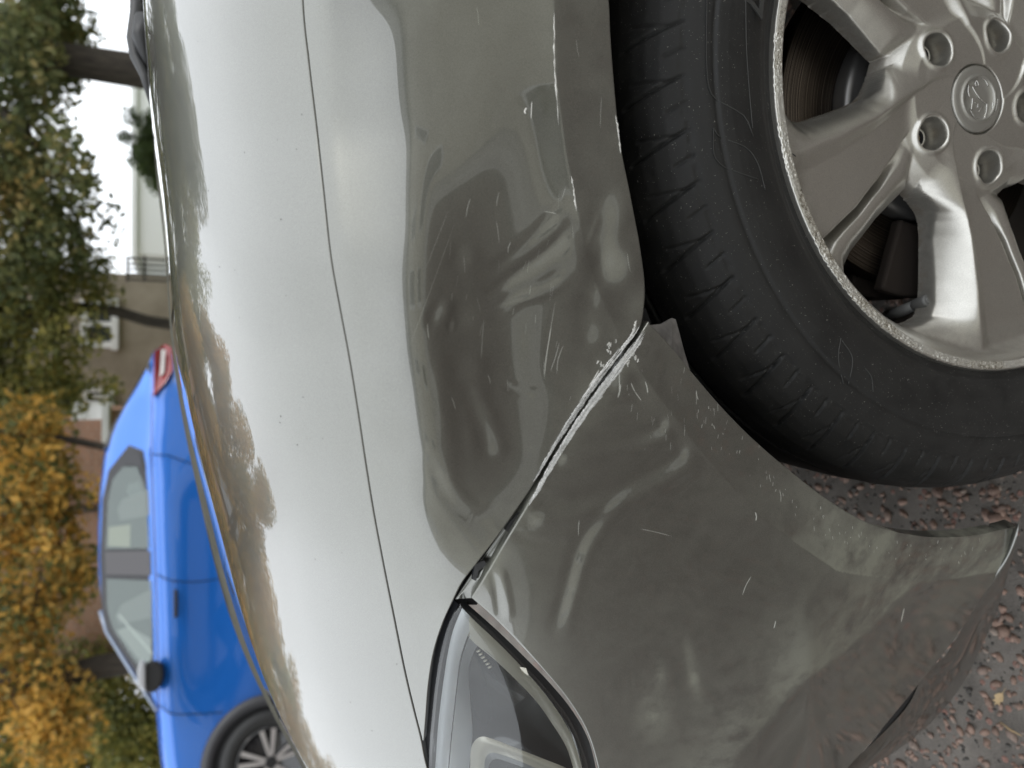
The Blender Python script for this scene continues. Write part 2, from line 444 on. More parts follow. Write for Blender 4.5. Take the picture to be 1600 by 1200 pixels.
# parametrise both long sides of the wing by the photo row
low = ARCH_F + SEAM_F[1:] + TIP_F[1:]
lowc = spline(low, 3000); shc = spline(SHUT, 3000)
yq = np.concatenate([np.linspace(shc[0, 1], -80, 60, endpoint=False), np.linspace(-80, 1157, nA)])
B = np.stack([np.interp(yq, lowc[:, 1], lowc[:, 0]), yq], 1)
# right of the arch top the lower side follows the arch circle while the upper side follows the shut line
first = arcp[0]
lo_s = np.concatenate([[0], np.cumsum(np.linalg.norm(np.diff(lowc, axis=0), axis=1))])
kk = np.searchsorted(lowc[:, 1], -80)
seg = lowc[:kk]; ss = lo_s[:kk] / lo_s[kk - 1]
B[:60] = np.stack([np.interp(np.linspace(0, 1, 60, endpoint=False), ss, seg[:, i]) for i in (0, 1)], 1)
top_y0 = first[1] * .80
yA = np.concatenate([np.linspace(top_y0, -80, 60, endpoint=False), np.linspace(-80, 1157, nA)])
A = np.stack([np.interp(yA, shc[:, 1], shc[:, 0]) + 2.0, yA], 1)
uvF = ruled(A, B, 400)
def dirt_f(x, y):
    d, s, t = polydist(x, y, SEAM_F)
    return .10 + .25 * np.exp(-d / 25) + .12 * sm(800, 960, x)
fender = panel('front_wing', uvF, damage_fender, M_paint, car, dirt_f)

# bumper
SEAM_B = [(1014, 505), (990, 541), (966, 574), (940, 607), (900, 664), (862, 728), (834, 777), (792, 846), (762, 897), (738, 934)]
LAMP_LOW = [(738, 934), (770, 962), (806, 998), (850, 1046), (888, 1092), (918, 1142), (936, 1200), (945, 1260), (950, 1400)]
ARCH_B = [(1016, 508), (1050, 545), (1085, 588), (1130, 640), (1180, 690), (1240, 741), (1300, 786), (1360, 819), (1430, 837), (1500, 839), (1560, 830), (1590, 822)]
BOT_B = [(1590, 822), (1580, 862), (1561, 900), (1540, 925), (1500, 986), (1455, 1045), (1405, 1106), (1360, 1160), (1325, 1200), (1280, 1260), (1200, 1400)]
Ab = np.vstack([spline(SEAM_B, 170)[:-1], spline(LAMP_LOW[:3], 61)[:-1], spline(LAMP_LOW[2:], 230)])
Bb = np.vstack([spline(ARCH_B, 230)[:-1], spline(BOT_B, 230)])
uvB = ruled(Ab, Bb, 330)
def dirt_b(x, y):
    d, s, t = polydist(x, y, BFLARE)
    db, sb_, tb_ = polydist(x, y, [(1470, 895), (1425, 912), (1335, 1000), (1240, 1075), (1150, 1180), (1100, 1260), (1040, 1350)])
    ref = polydist(np.array([1000.]), np.array([1000.]), [(1470, 895), (1425, 912), (1335, 1000), (1240, 1075), (1150, 1180), (1100, 1260), (1040, 1350)])[1][0]
    band = np.where(sb_ == ref, np.exp(-(db / 75) ** 2), np.exp(-(db / 5) ** 2)) * sm(0, .1, tb_)
    lowz = sm(1180, 1420, x) * .55
    flare = np.where(s > 0, 1, 0) * np.exp(-np.maximum(d - 90, 0) / 40) * sm(.3, .8, t) * .75
    seam = .55 * np.exp(-polydist(x, y, SEAM_B)[0] / 14)
    spots = bumpat(x, y, 1082, 1050, 9, 40, -10) + bumpat(x, y, 1020, 1110, 22, 40, 0) + bumpat(x, y, 1032, 1050, 8, 18)
    return .14 + .55 * band + lowz * .5 + flare + seam + .7 * spots
bumper = panel('front_bumper', uvB, damage_bumper, M_paint, car, dirt_b)

# bonnet: continues the section upward from the shut line until it turns away from the lens
SIL = [(190, -1400), (205, -600), (215, -200), (223, 0), (233, 130), (240, 200), (250, 260), (258, 330), (264, 400), (272, 500), (288, 600), (300, 660), (320, 740), (345, 830), (372, 940), (395, 1010), (420, 1080), (450, 1145), (480, 1200), (540, 1300), (610, 1400)]
BAND = [(225, -1400), (240, -600), (256, -200), (270, 0), (290, 100), (304, 200), (316, 280), (332, 400), (349, 500), (371, 590), (397, 693), (419, 800), (450, 880), (472, 940), (487, 1044), (513, 1120), (540, 1198), (600, 1300), (670, 1400)]
SH2 = SHUT + [(668, 1200), (700, 1300), (745, 1400)]
ymax = 1400
silc, banc, sh2c = spline(SIL, 3000), spline(BAND, 3000), spline(SH2, 3000)
yh = np.linspace(-1380, ymax - 5, 560)
xs = blur(np.interp(yh, sh2c[:, 1], sh2c[:, 0])[:, None].repeat(2, 1), 6, 0)[:, 0] - 2.2
xb = blur(np.interp(yh, banc[:, 1], banc[:, 0])[:, None].repeat(2, 1), 60, 0)[:, 0]
xv = blur(np.interp(yh, silc[:, 1], silc[:, 0])[:, None].repeat(2, 1), 60, 0)[:, 0]
P0 = surf(xs, yh) - np.array([0, 0, CAM_H])
Yc, Zc = P0[:, 1].copy(), P0[:, 2].copy()
def tand(x):   # slope Z/Y of the column ray
    w = (x - 800) / FPX; return (-sp - cp * w) / (cp - sp * w)
def stage(Y0, Z0, a0, a1, xt, n):
    """arc turning from a0 to a1 degrees whose end lies on the ray of photo column xt"""
    t = np.linspace(0, 1, n); a = np.radians(a0 + (a1 - a0) * (t ** .9))
    iy = np.concatenate([[0], np.cumsum((np.sin(a[1:]) + np.sin(a[:-1])) / 2)]) / (n - 1)
    iz = np.concatenate([[0], np.cumsum((np.cos(a[1:]) + np.cos(a[:-1])) / 2)]) / (n - 1)
    k_ = tand(xt); S = (k_ * Y0 - Z0) / (iz[-1] - k_ * iy[-1])
    S = blur(S[:, None].repeat(2, 1), 30, 0)[:, 0]
    return Y0[:, None] + S[:, None] * iy, Z0[:, None] + S[:, None] * iz, S
Y1, Z1, S1 = stage(Yc, Zc, 52, 73.5, xb, 90)
Y2, Z2, S2 = stage(Y1[:, -1], Z1[:, -1], 73.5, 88.0, xv, 90)
t3 = np.linspace(0, 1, 60)[1:]
Y3 = Y2[:, -1:] + t3 * (1.16 - Y2[:, -1:]); Z3 = Z2[:, -1:] + np.sin(t3 * math.pi / 2)[None] * .008 - .014 * t3 ** 2
mY = np.concatenate([Y1, Y2[:, 1:], Y3], 1); mZ = np.concatenate([Z1, Z2[:, 1:], Z3], 1)
z = mY * cp - mZ * sp
mX = z * ((600 - yh) / FPX)[:, None]
# hold the far half of the bonnet to the width it has at the turn
k2 = Y1.shape[1] + 88
mX[:, k2:] = mX[:, k2:k2 + 1] + (mX[:, k2:] - mX[:, k2:k2 + 1]) * .35
PH = np.stack([mX, mY, mZ + CAM_H], -1)
uvH = np.stack([np.broadcast_to(xs[:, None], mX.shape), np.broadcast_to(yh[:, None], mX.shape)], -1)
bonnet = panel('bonnet', uvH, None, M_paint, car, lambda x, y: .03 + 0 * x, P=PH, sides=(1, 0, 1, 1))
print('S1', S1[::80], 'S2', S2[::80], 'Y', Y2[::80, -1], 'X', mX[::80, k2])
nnH = grid_normals(PH); mb = MB()
for _ in range(30):
    i, j = int(rng.integers(150, 520)), int(rng.integers(4, 84)); c = PH[i, j]; n_ = nnH[i, j]; r_ = rng.uniform(.0002, .0005)
    t1_ = PH[i + 1, j] - c; t1_ /= np.linalg.norm(t1_); t2_ = np.cross(n_, t1_)
    q_ = [c + n_ * .00005 + r_ * (t1_ * math.cos(a) * 1.3 + t2_ * math.sin(a)) for a in np.linspace(0, 2 * math.pi, 7)[:-1]]
    mb.add(q_ + [c + n_ * .00025], [(k_, (k_ + 1) % 6, 6) for k_ in range(6)])
tag(mb.build('dust_speck', mat('grime_speck', (.09, .085, .075), .8), bonnet), kind='stuff')
#END_NEAR_BODY

# ------------------------------------------------------------------ near wheel
WN = np.array([-0.0687008, -0.99235309, 0.10254534]); WA = np.array([0.99761217, -0.06906491, 0]); WB = np.array([0.00708228, 0.10230048, 0.99472833])
WC = hub + np.array([0, 0, CAM_H])
def wp(r, th, h):
    r, th, h = np.broadcast_arrays(np.asarray(r, float), np.radians(th), np.asarray(h, float))
    return WC + (r * np.cos(th))[..., None] * WA + (r * np.sin(th))[..., None] * WB + h[..., None] * WN
def on_wheel(x, y, dep):
    """photo pixel to wheel-plane point lying 'dep' behind the rim face"""
    d = ray(x, y); W2 = hub - WN * dep; t = (W2 @ WN) / (d @ WN); return d * t[..., None] + np.array([0, 0, CAM_H])
def smax(a, b, k): h = np.clip(.5 + .5 * (a - b) / k, 0, 1); return b * (1 - h) + a * h + k * h * (1 - h)

M_alloy = mat('silver_alloy', (.46, .45, .42), .31, .97); k = N(M_alloy)
g = k.noise(1500, 2); fine = k.noise(45, 6, .65)
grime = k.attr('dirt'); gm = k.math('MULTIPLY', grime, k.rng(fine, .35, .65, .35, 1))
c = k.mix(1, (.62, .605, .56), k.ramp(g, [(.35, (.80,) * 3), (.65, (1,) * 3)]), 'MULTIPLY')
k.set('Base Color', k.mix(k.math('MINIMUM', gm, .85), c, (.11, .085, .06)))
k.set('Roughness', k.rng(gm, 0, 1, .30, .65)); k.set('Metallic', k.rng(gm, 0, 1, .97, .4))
k.set('Coat Weight', .25); k.set('Coat Roughness', .15)
k.l(k.bump(k.noise(1800, 2), .06, .0005), k.b.inputs['Normal'])
M_scuff = mat('kerbed_alloy', (.42, .41, .38), .5, .8); k = N(M_scuff)
sc = k.noise(420, 8, .7); k.set('Base Color', k.mix(k.rng(k.noise(38, 4, .6), .42, .56, 0, 1), k.ramp(sc, [(.36, (.16, .14, .11)), (.46, (.40, .37, .31)), (.56, (.72, .70, .64)), (.64, (.95, .94, .9))]), (.60, .585, .54)))
k.l(k.bump(sc, .6, .0014), k.b.inputs['Normal']); k.set('Roughness', k.rng(sc, .4, .6, .75, .3))
M_tyre = mat('tyre_rubber', (.022, .022, .021), .62); k = N(M_tyre)
d1 = k.noise(30, 6, .65); d2 = k.noise(700, 2)
k.set('Base Color', k.mix(k.rng(d2, .68, .74, 0, .7), k.ramp(d1, [(.3, (.008, .008, .008)), (.7, (.020, .0195, .018))]), (.22, .21, .19)))
k.set('Roughness', k.rng(d1, .3, .7, .5, .72)); k.set('Specular IOR Level', .45)
k.l(k.bump(k.noise(260, 5), .18, .001), k.b.inputs['Normal'])
M_brake = mat('brake_steel', (.30, .27, .23), .38, .9); k = N(M_brake)

def rim_height(r, th):
    H = np.full(r.shape, -.2)
    fl = np.interp(r, [.028, .068, .080, .090, .0945, .0965, .100], [-.030, -.0305, -.036, -.047, -.062, -.1, -.2])
    H = fl
    for kk_ in range(5):
        ph = (th - 72 * kk_ + 180 - 105) % 360 - 180 + 105          # spoke 0 is around 105 degrees
        Eb = np.interp(r, [.03, .06, .08, .092, .096, .100, .106, .118, .137, .156, .176, .188, .196, .205, .24], [20, 62, 72, 80, 86, 91.5, 94.5, 97, 99.2, 100.8, 101.8, 101.0, 97.5, 92, 85])
        E1 = np.interp(r, [.03, .04, .05, .061, .077, .091, .104, .117, .131, .162, .195, .24], [60, 68, 77, 87, 94, 98.5, 102, 104.5, 106, 108.2, 109.2, 110])
        E2 = np.interp(r, [.03, .06, .08, .1, .126, .16, .2, .24], [100, 110, 118, 123.5, 127, 129.3, 129.5, 130])
        E3 = np.interp(r, [.06, .09, .126, .16, .2, .24], [126, 127.5, 130, 132, 132, 132])
        E4 = np.interp(r, [.06, .078, .088, .096, .102, .12, .141, .18, .195, .204, .24], [128, 137, 142, 144.5, 143.5, 141.5, 140, 139.5, 140.5, 144, 152])
        hr = np.interp(r, [.03, .06, .10, .15, .2, .22], [-.030, -.0275, -.022, -.018, -.015, -.014])
        m = np.radians(1) * r
        dB, d1_, d2_, d3_, d4_ = (ph - Eb) * m, (ph - E1) * m, (E2 - ph) * m, (ph - E3) * m, (E4 - ph) * m
        wB = np.maximum((E1 - Eb) * m, .004)
        tb = np.clip(dB / wB, 0, 1)
        bev = hr - .028 * np.clip(1 - tb, 0, 1) ** 1.25 * np.interp(r, [.05, .08, .12], [.1, .6, 1])
        tf = np.clip(d1_ / np.maximum((E2 - E1) * m, .003), 0, 1)
        fac = hr - .0065 * sm(0, .25, tf) - .0035 * tf
        main = np.where(d1_ < 0, bev, fac)
        main = np.where(dB < 0, hr - .03 - (-dB) * 25, main)
        main = np.where(d2_ < 0, hr - .010 - (-d2_) * 3.2, main)
        main = np.where(d2_ < .0015, main - .0006, main)
        tl = (ph - E2) / np.maximum(E4 - E2, 1)
        limb = hr - .0135 - .011 * np.clip(tl, 0, 1) ** 2.5 + .0035 * np.exp(-((tl - .55) / .28) ** 2)
        limb = limb - .020 * (1 - sm(.10, .30, tl)) * np.interp(r, [.08, .11, .13], [0, .3, 1])
        limb = np.where(d4_ < 0, hr - .030 - (-d4_) * 25, limb)
        limb = np.where(d2_ > .002, -.2, limb)
        limb = np.where(r < .064, -.2, limb)
        H = smax(H, np.where(r > .03, main, -.2), .003)
        H = smax(H, limb, .003)
    # outer well and lip
    lip = np.interp(r, [.195, .2035, .208, .214, .219, .2225, .2245, .2255, .230, .2318, .2328, .2338, .2345],
                    [-.2, -.045, -.030, -.018, -.0085, -.0035, -.0012, -.0005, -.0003, -.0012, -.004, -.008, -.012])
    H = smax(H, lip, .004 )
    H = np.where(r > .222, lip, H)
    # wheel-bolt pockets
    for kk_ in range(5):
        a0 = R_(54 + 72 * kk_ - .0); px, py = .0585 * math.cos(a0), .0585 * math.sin(a0)
        d = np.hypot(r * np.cos(np.radians(th)) - px, r * np.sin(np.radians(th)) - py)
        H = H + .0022 * np.exp(-((d - .0156) / .0020) ** 2)
        H = np.where(d < .0155, np.minimum(H, -.054 + .030 * sm(.0112, .0145, d)), H)
    H = np.where(r < .0292, -.034, H)
    return H
rr = np.concatenate([np.linspace(.0280, .0875, 120, endpoint=False), np.linspace(.0875, .219, 130, endpoint=False), np.linspace(.219, .2345, 36)])
tt = np.linspace(0, 360, 2160, endpoint=False)
RR, TT = np.meshgrid(rr, tt, indexing='ij')
HH = rim_height(RR, TT)
Hs = HH.copy()
for _ in range(2):
    Hs = .5 * Hs + .25 * (np.roll(Hs, 1, 1) + np.roll(Hs, -1, 1))
    Hs[1:-1] = .5 * Hs[1:-1] + .25 * (Hs[2:] + Hs[:-2])
HH = np.where(RR > .218, HH, Hs)
ns = rng.normal(0, 1, (len(rr), len(tt))) * (.25 + 1.2 * (np.interp(np.arange(len(tt)) % 2160, np.arange(0, 2161, 36), rng.uniform(0, 1, 61)) > .45))[None]
nse = blur(ns, 1, 0); nse = .5 * nse + .25 * (np.roll(nse, 1, 1) + np.roll(nse, -1, 1))
HH += np.where((RR > .2245) & (RR < .2316), nse * .00045, 0)
HH = np.where(RR > .078, np.maximum(HH, -.060), HH)
F = grid_faces(len(rr), len(tt), True)
hv = HH.ravel(); keep = (hv[F].max(1) > -.0595) | (RR.ravel()[F].max(1) < .0785)
F = F[keep]
V = wp(RR, TT, HH).reshape(-1, 3)
used = np.unique(F); remap = -np.ones(len(V), int); remap[used] = np.arange(len(used))
me = mesh_from('wheel', V[used], remap[F])
rv = RR.ravel()[used]; hvv = hv[used]
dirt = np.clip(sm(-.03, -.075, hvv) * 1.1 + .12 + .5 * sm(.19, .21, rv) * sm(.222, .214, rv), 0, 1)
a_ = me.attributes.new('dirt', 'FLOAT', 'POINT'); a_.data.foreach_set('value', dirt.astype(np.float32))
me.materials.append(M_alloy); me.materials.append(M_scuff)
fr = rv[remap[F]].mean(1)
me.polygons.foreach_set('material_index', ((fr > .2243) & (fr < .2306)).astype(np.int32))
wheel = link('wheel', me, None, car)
def lathe(name, prof, m, parent, seg=240, smooth=True):
    P = np.array([[wp(r, t, h) for (r, h) in prof] for t in np.linspace(0, 360, seg, endpoint=False)])
    n, q = P.shape[:2]; Fq = grid_faces(n + 1, q)
    Fq = Fq % (n * q)
    return link(name, mesh_from(name, P.reshape(-1, 3), Fq), m, parent, smooth)
M_barrel = mat('brown_rim_barrel', (.10, .085, .07), .45, .7)
lathe('rim_barrel', [(.2342, -.010), (.2335, -.02), (.214, -.03), (.205, -.05), (.199, -.07), (.194, -.12), (.205, -.20), (.215, -.21)], M_barrel, wheel)
kb = N(M_brake); gpos = kb.pos()
# concentric wear streaks: noise by radius about the axle
vs = kb.n('VectorMath', operation='SUBTRACT'); kb.l(gpos, vs.inputs[0]); vs.inputs[1].default_value = tuple(WC)
vd = kb.n('VectorMath', operation='CROSS_PRODUCT'); kb.l(vs.outputs[0], vd.inputs[0]); vd.inputs[1].default_value = tuple(WN)
vl = kb.n('VectorMath', operation='LENGTH'); kb.l(vd.outputs[0], vl.inputs[0])
st = kb.n('TexNoise'); st.noise_dimensions = '1D'; st.inputs['Scale'].default_value = 900; st.inputs['Detail'].default_value = 3
kb.l(vl.outputs['Value'], st.inputs['W'])
kb.set('Base Color', kb.ramp(st.outputs['Fac'], [(.3, (.018, .013, .010)), (.5, (.055, .044, .034)), (.75, (.17, .14, .115))]))
kb.l(kb.bump(st.outputs['Fac'], .5, .0006), kb.b.inputs['Normal'])
lathe('brake_disc', [(.0965, -.094), (.100, -.0925), (.152, -.0925), (.153, -.095), (.153, -.112), (.06, -.114)], M_brake, wheel)
M_bell = mat('grey_hub_steel', (.20, .195, .19), .4, .8)
lathe('disc_bell', [(.02, -.066), (.068, -.066), (.0705, -.0675), (.0715, -.073), (.075, -.076), (.090, -.077), (.0945, -.0785), (.0962, -.082), (.0962, -.094)], M_bell, wheel)
# caliper
mb = MB()
for r0, r1, h0, h1 in ((.10, .168, -.078, -.090), (.10, .168, -.116, -.15)):
    th = np.linspace(165, 215, 14); V = []
    for t in th:
        for r, h in ((r0, h0), (r1, h0), (r1, h1), (r0, h1)): V.append(wp(r, t, h))
    Fc = [(i * 4 + q, i * 4 + (q + 1) % 4, i * 4 + 4 + (q + 1) % 4, i * 4 + 4 + q) for i in range(13) for q in range(4)] + [(0, 1, 2, 3), (52, 55, 54, 53)]
    mb.add(V, Fc)
mb.build('brake_caliper', mat('rusty_iron', (.025, .018, .014), .8, .2), wheel, bevel=.003)
# bolts at the bottom of the pockets
M_bolt = mat('zinc_bolt', (.55, .53, .48), .35, .9); M_boltc = mat('brass_bolt_core', (.35, .26, .14), .5, .6)
for q in range(5):
    a0 = 54 + 72 * q; c0 = wp(.0585, a0, -.066); V = []; Fb = []
    ring = []
    for (rad, hh, seg) in ((.0098, -.0545, 18), (.0098, -.047, 18), (.0085, -.045, 18), (.0068, -.045, 18), (.0066, -.0485, 18), (.0045, -.0485, 18), (.0042, -.0465, 18), (.0, -.0465, 18)):
        for s_ in range(seg):
            al = 2 * math.pi * s_ / seg
            V.append(wp(.0585, a0, hh) + WA * rad * math.cos(al) + WB * rad * math.sin(al))
    n_ = 8
    Fb = [(i * 18 + s_, i * 18 + (s_ + 1) % 18, i * 18 + 18 + (s_ + 1) % 18, i * 18 + 18 + s_) for i in range(n_ - 1) for s_ in range(18)]
    me = bpy.data.meshes.new('lug_bolt'); me.from_pydata([tuple(v) for v in V], [], Fb)
    me.materials.append(M_bolt); me.materials.append(M_boltc); me.materials.append(M_void)
    me.polygons.foreach_set('material_index', [0] * 54 + [2] * 36 + [1] * 36)
    link('lug_bolt', me, None, wheel)
# centre cap with the raised winged-beast badge in its ring
M_cap = mat('grey_cap', (.36, .35, .32), .38, .7)
cap = lathe('centre_cap', [(.0281, -.0345), (.0279, -.0302), (.0268, -.0292), (.0235, -.0288), (.0215, -.0290), (.0200, -.0284), (.0196, -.0276), (.0186, -.0272), (.0176, -.0278), (.0172, -.0292), (.010, -.0290), (.0003, -.0290)], M_cap, wheel, 96)
def wheel_stroke(pts, dep, r=.0006, scale=6.0, ox=1400, oy=60):
    p = spline([(ox + a / scale, oy + b / scale) for a, b in pts], 14); return [tuple(q) for q in on_wheel(p[:, 0], p[:, 1], dep)]
mb = MB()
badge = [([(690, 550), (676, 495), (682, 432)], .7), ([(738, 368), (790, 362), (838, 395), (866, 452)], .8), ([(752, 392), (742, 425), (756, 448), (772, 440), (764, 408), (752, 392)], .7),
         ([(714, 452), (742, 500), (772, 545), (798, 575)], .9), ([(798, 575), (828, 600), (852, 606)], .6), ([(718, 560), (713, 612), (706, 668)], .8),
         ([(738, 604), (766, 612), (764, 652)], .5), ([(852, 606), (846, 690), (836, 722), (820, 768)], .8), ([(912, 590), (904, 640), (918, 682)], .9),
         ([(700, 676), (735, 735), (785, 758), (818, 756)], .5), ([(956, 560), (932, 680), (880, 742)], .5), ([(918, 575), (916, 600)], .4), ([(776, 690), (800, 650), (826, 640)], .35)]
for pts, w_ in badge:
    p = wheel_stroke(pts, .0285); mb.tube(p, [.0007 * w_ * (1 if 0 < i < 13 else .4) for i in range(14)], 8)
mb.build('cap_badge', mat('polished_badge', (.62, .61, .58), .2, .9), wheel, True)
# valve
p0, p1 = on_wheel(np.array(1404.), np.array(488.), .085), on_wheel(np.array(1450.), np.array(469.), .050)
dv = p1 - p0; mb = MB()
mb.tube([p0 - dv * .4, p0 + dv * .55], [.0062, .0048], 16).tube([p0 + dv * .55, p0 + dv * .62, p0 + dv * .95, p1], [.0046, .0058, .0056, .0052], 16)
mb.tube([p1 - dv * .02, p1 + dv * .03, p1 + dv * .02], [.0030, .0036, .0001], 12)
mb.build('valve_stem', mat('grey_valve_cap', (.12, .12, .115), .45), wheel, True)

# tyre: lathe profile with cut shoulder blocks
prof = np.array([(.2235, -.013), (.2262, -.0085), (.231, -.0055), (.236, -.0045), (.2385, -.0035), (.2395, -.0015), (.242, .0005), (.248, .0045), (.256, .0078), (.266, .0100), (.276, .0105), (.2845, .0088), (.2868, .0078), (.2872, .0062), (.2886, .0062), (.2892, .0072),
                 (.294, .0060), (.302, .0025), (.311, -.0025), (.320, -.009), (.328, -.017), (.334, -.026), (.3385, -.037), (.341, -.048), (.3425, -.060), (.3425, -.062), (.336, -.063), (.336, -.069), (.3425, -.070), (.3445, -.095), (.3445, -.120), (.338, -.121), (.338, -.130), (.3445, -.131), (.3425, -.190), (.328, -.222), (.28, -.232), (.235, -.215)])
s_ = np.concatenate([[0], np.cumsum(np.hypot(*np.diff(prof, axis=0).T))]); u_ = np.linspace(0, s_[-1], 230)
pr = np.stack([np.interp(u_, s_, prof[:, 0]), np.interp(u_, s_, prof[:, 1])], 1)
tg = np.gradient(pr, axis=0); tg /= np.linalg.norm(tg, axis=1, keepdims=True); nrm = np.stack([-tg[:, 1], tg[:, 0]], 1) * -1
if (nrm[60] @ np.array([0, 1])) < 0: nrm = -nrm
NT = 1800
th = np.linspace(0, 360, NT, endpoint=False)[:, None]
rp, hp = pr[None, :, 0], pr[None, :, 1]
sarc = u_[None, :]
i_sh = u_[np.argmin(abs(pr[:115, 0] - .296))]
sx = sarc - i_sh                                    # metres past the shoulder line towards the tread
pitch = 360 / 53.0
def groove(center_deg, w_mm, lo, hi, dep):
    d = ((th - center_deg) / pitch + .5) % 1 - .5
    dm = np.abs(d) * pitch * np.pi / 180 * .32
    return dep * (1 - sm(w_mm * .35e-3, w_mm * .5e-3 + .0006, dm)) * sm(lo - .002, lo + .001, sx) * (1 - sm(hi - .001, hi + .002, sx))
slant = 60 * sx
D = groove(slant, 1.6, .014, .058, .0026) + groove(slant + pitch * .5, 1.3, .012, .026, .0016) + groove(-slant * .3 + pitch * .25, 1.2, .022, .050, .0015)
D = D + .0012 * (1 - sm(0, .0012, np.abs(sx - .0125 - .001 * np.sin(np.radians(th) * 62))))
# flat annular steps on the sidewall
D = np.minimum(D, .0058)
rib = u_[None, :] - u_[np.argmin(abs(pr[:60, 0] - .2465))]
D = D + .00035 * (.5 + .5 * np.sin(rib * 2 * np.pi / .0022)) * (np.abs(rib) < .0045) + .0004 * np.exp(-((u_[None, :] - u_[np.argmin(abs(pr[:80, 0] - .2755))]) / .0006) ** 2)
P = wp(rp - nrm[None, :, 0] * D * 0 - D * nrm[None, :, 0], th + 0 * rp, hp - D * nrm[None, :, 1])
n_, q_ = P.shape[:2]; Ft = grid_faces(n_ + 1, q_) % (n_ * q_)
tyre = link('tyre', mesh_from('tyre', P.reshape(-1, 3), Ft), M_tyre, wheel)
# raised sidewall outlines and size lettering
mb = MB()
M_rub2 = mat('raised_rubber', (.035, .035, .033), .5)
for pts in ([(1106, -60), (1104, 60), (1106, 125), (1116, 152), (1150, 172), (1166, 185), (1177, 213)], [(1115, 200), (1126, 214), (1165, 230), (1184, 255), (1196, 297)], [(1165, -60), (1166, 60), (1170, 130), (1176, 200)], [(1115, 200), (1116, 240), (1128, 258), (1150, 268), (1185, 280)],
            [(1316, 532), (1332, 560), (1326, 600)], [(1314, 528), (1310, 560), (1318, 600)], [(1352, 575), (1362, 590), (1364, 612)], [(1238, 240), (1243, 244)]):
    p = spline(pts, 26); w_ = on_wheel(p[:, 0], p[:, 1], -.0098); rr_ = np.linalg.norm(w_ - WC, axis=1)
    hh_ = np.interp(rr_, prof[:16, 0], prof[:16, 1]); q2 = np.array([on_wheel(a, b, -h)[...] for a, b, h in zip(p[:, 0], p[:, 1], hh_)])
    mb.tube([tuple(v) for v in q2], .00045, 6)
tag(mb.build('sidewall_outline', M_rub2, tyre, True), kind='stuff')
txt = [('2', 86.0), ('3', 80.5), ('5', 75.0), ('/', 70.5), ('5', 66.0), ('5', 60.5), ('R', 52.5), ('1', 47.0), ('7', 42.5)]
for ch, ang in txt:
    cu = bpy.data.curves.new('size_digit', 'FONT'); cu.body = ch; cu.size = .030; cu.extrude = .0006; cu.align_x = 'CENTER'; cu.align_y = 'CENTER'; cu.bevel_depth = .0002
    o = bpy.data.objects.new('size_digit', cu); COL.objects.link(o); cu.materials.append(M_rub2)
    rad = .2605; up = (WA * math.cos(R_(ang)) + WB * math.sin(R_(ang))); rt = (WA * math.sin(R_(ang)) - WB * math.cos(R_(ang)))
    zz = WN * 1.0; pz = WC + up * rad + WN * .0093
    Mx = Matrix(((rt[0], up[0], zz[0], pz[0]), (rt[1], up[1], zz[1], pz[1]), (rt[2], up[2], zz[2], pz[2]), (0, 0, 0, 1)))
    bpy.context.view_layer.update()
    md = bpy.data.meshes.new_from_object(o.evaluated_get(bpy.context.evaluated_depsgraph_get())); md.transform(Mx)
    bpy.data.objects.remove(o); link('size_digit', md, M_rub2, tyre, False)

# ------------------------------------------------------------------ arch liner, underside light block
mb = MB(); V = []; th = np.linspace(-8, 181, 60)
cx, cz = hub[0], hub[2] + CAM_H
for Yd, rad in ((.392, .412), (.42, .414), (.55, .415), (.80, .415)):
    for t in th: V.append((cx + rad * math.cos(R_(t)), Yd + (.004 + .085 * float(sm(95, 175, t)) if Yd < .5 else 0), cz + rad * math.sin(R_(t)) * 1.01))
Fl = [(i * 60 + j, i * 60 + j + 1, i * 60 + 61 + j, i * 60 + 60 + j) for i in range(3) for j in range(59)]
mb.add(V, Fl)
mb.add([V[180 + j] for j in range(60)] + [(cx, .80, cz)], [(j, j + 1, 60) for j in range(59)])
mb.build('arch_liner', M_void, car, True)
mb = MB(); mb.box((.245, .66, cz), (.10, .30, .10)).box((.30, .7, cz + .16), (.07, .07, .36)); mb.tube([(.245, .55, cz), (.30, .95, cz - .04)], .02, 10)
mb.build('hub_carrier', mat('rusty_steel', (.07, .05, .04), .8, .3), car, bevel=.01)
mb = MB(); mb.box((.5, 1.28, .29), (1.5, .95, .10)).box((1.6, 1.25, .27), (1.6, 1.6, .08)); mb.box((-.30, 1.2, .34), (.10, 1.2, .22))  # unseen dark boxes added to stop light leaking under the car
mb.build('underbody_light_block', M_void, car, bevel=.02)

# crushed bracket and flap behind the bumper corner, clips in the open seam
def sheet(name, px, dz, m, parent, thick=.0015, dmg=None, bulge=0):
    p = np.array(px, float); P = surf(p[:, 0], p[:, 1]); c = P - np.array([0, 0, CAM_H]); z = c @ FV
    P = P + c / z[:, None] * np.asarray(dz)[..., None] if np.ndim(dz) else P + c / z[:, None] * dz
    return MB().poly([tuple(q) for q in P], (0, thick, 0)).build(name, m, parent)
M_flap = mat('pale_grey_flap', (.20, .19, .18), .55, .3); k = N(M_flap)
k.set('Base Color', k.ramp(k.noise(90, 5), [(.35, (.13, .125, .12)), (.65, (.24, .23, .22))]))
sheet('bracket_flap', [(1016, 508), (1034, 506), (1050, 497), (1056, 499), (1068, 545), (1079, 582), (1050, 548)], [.003, .006, .010, .011, .012, .010, .004], M_flap, car)
dz = .010
sheet('seam_backing', [(1008, 480), (1018, 505), (975, 580), (905, 665), (835, 780), (745, 945), (700, 945), (770, 840), (845, 728), (955, 560)], .016, M_void, car)
M_flange = mat('scraped_flange', (.42, .42, .40), .45, .4)
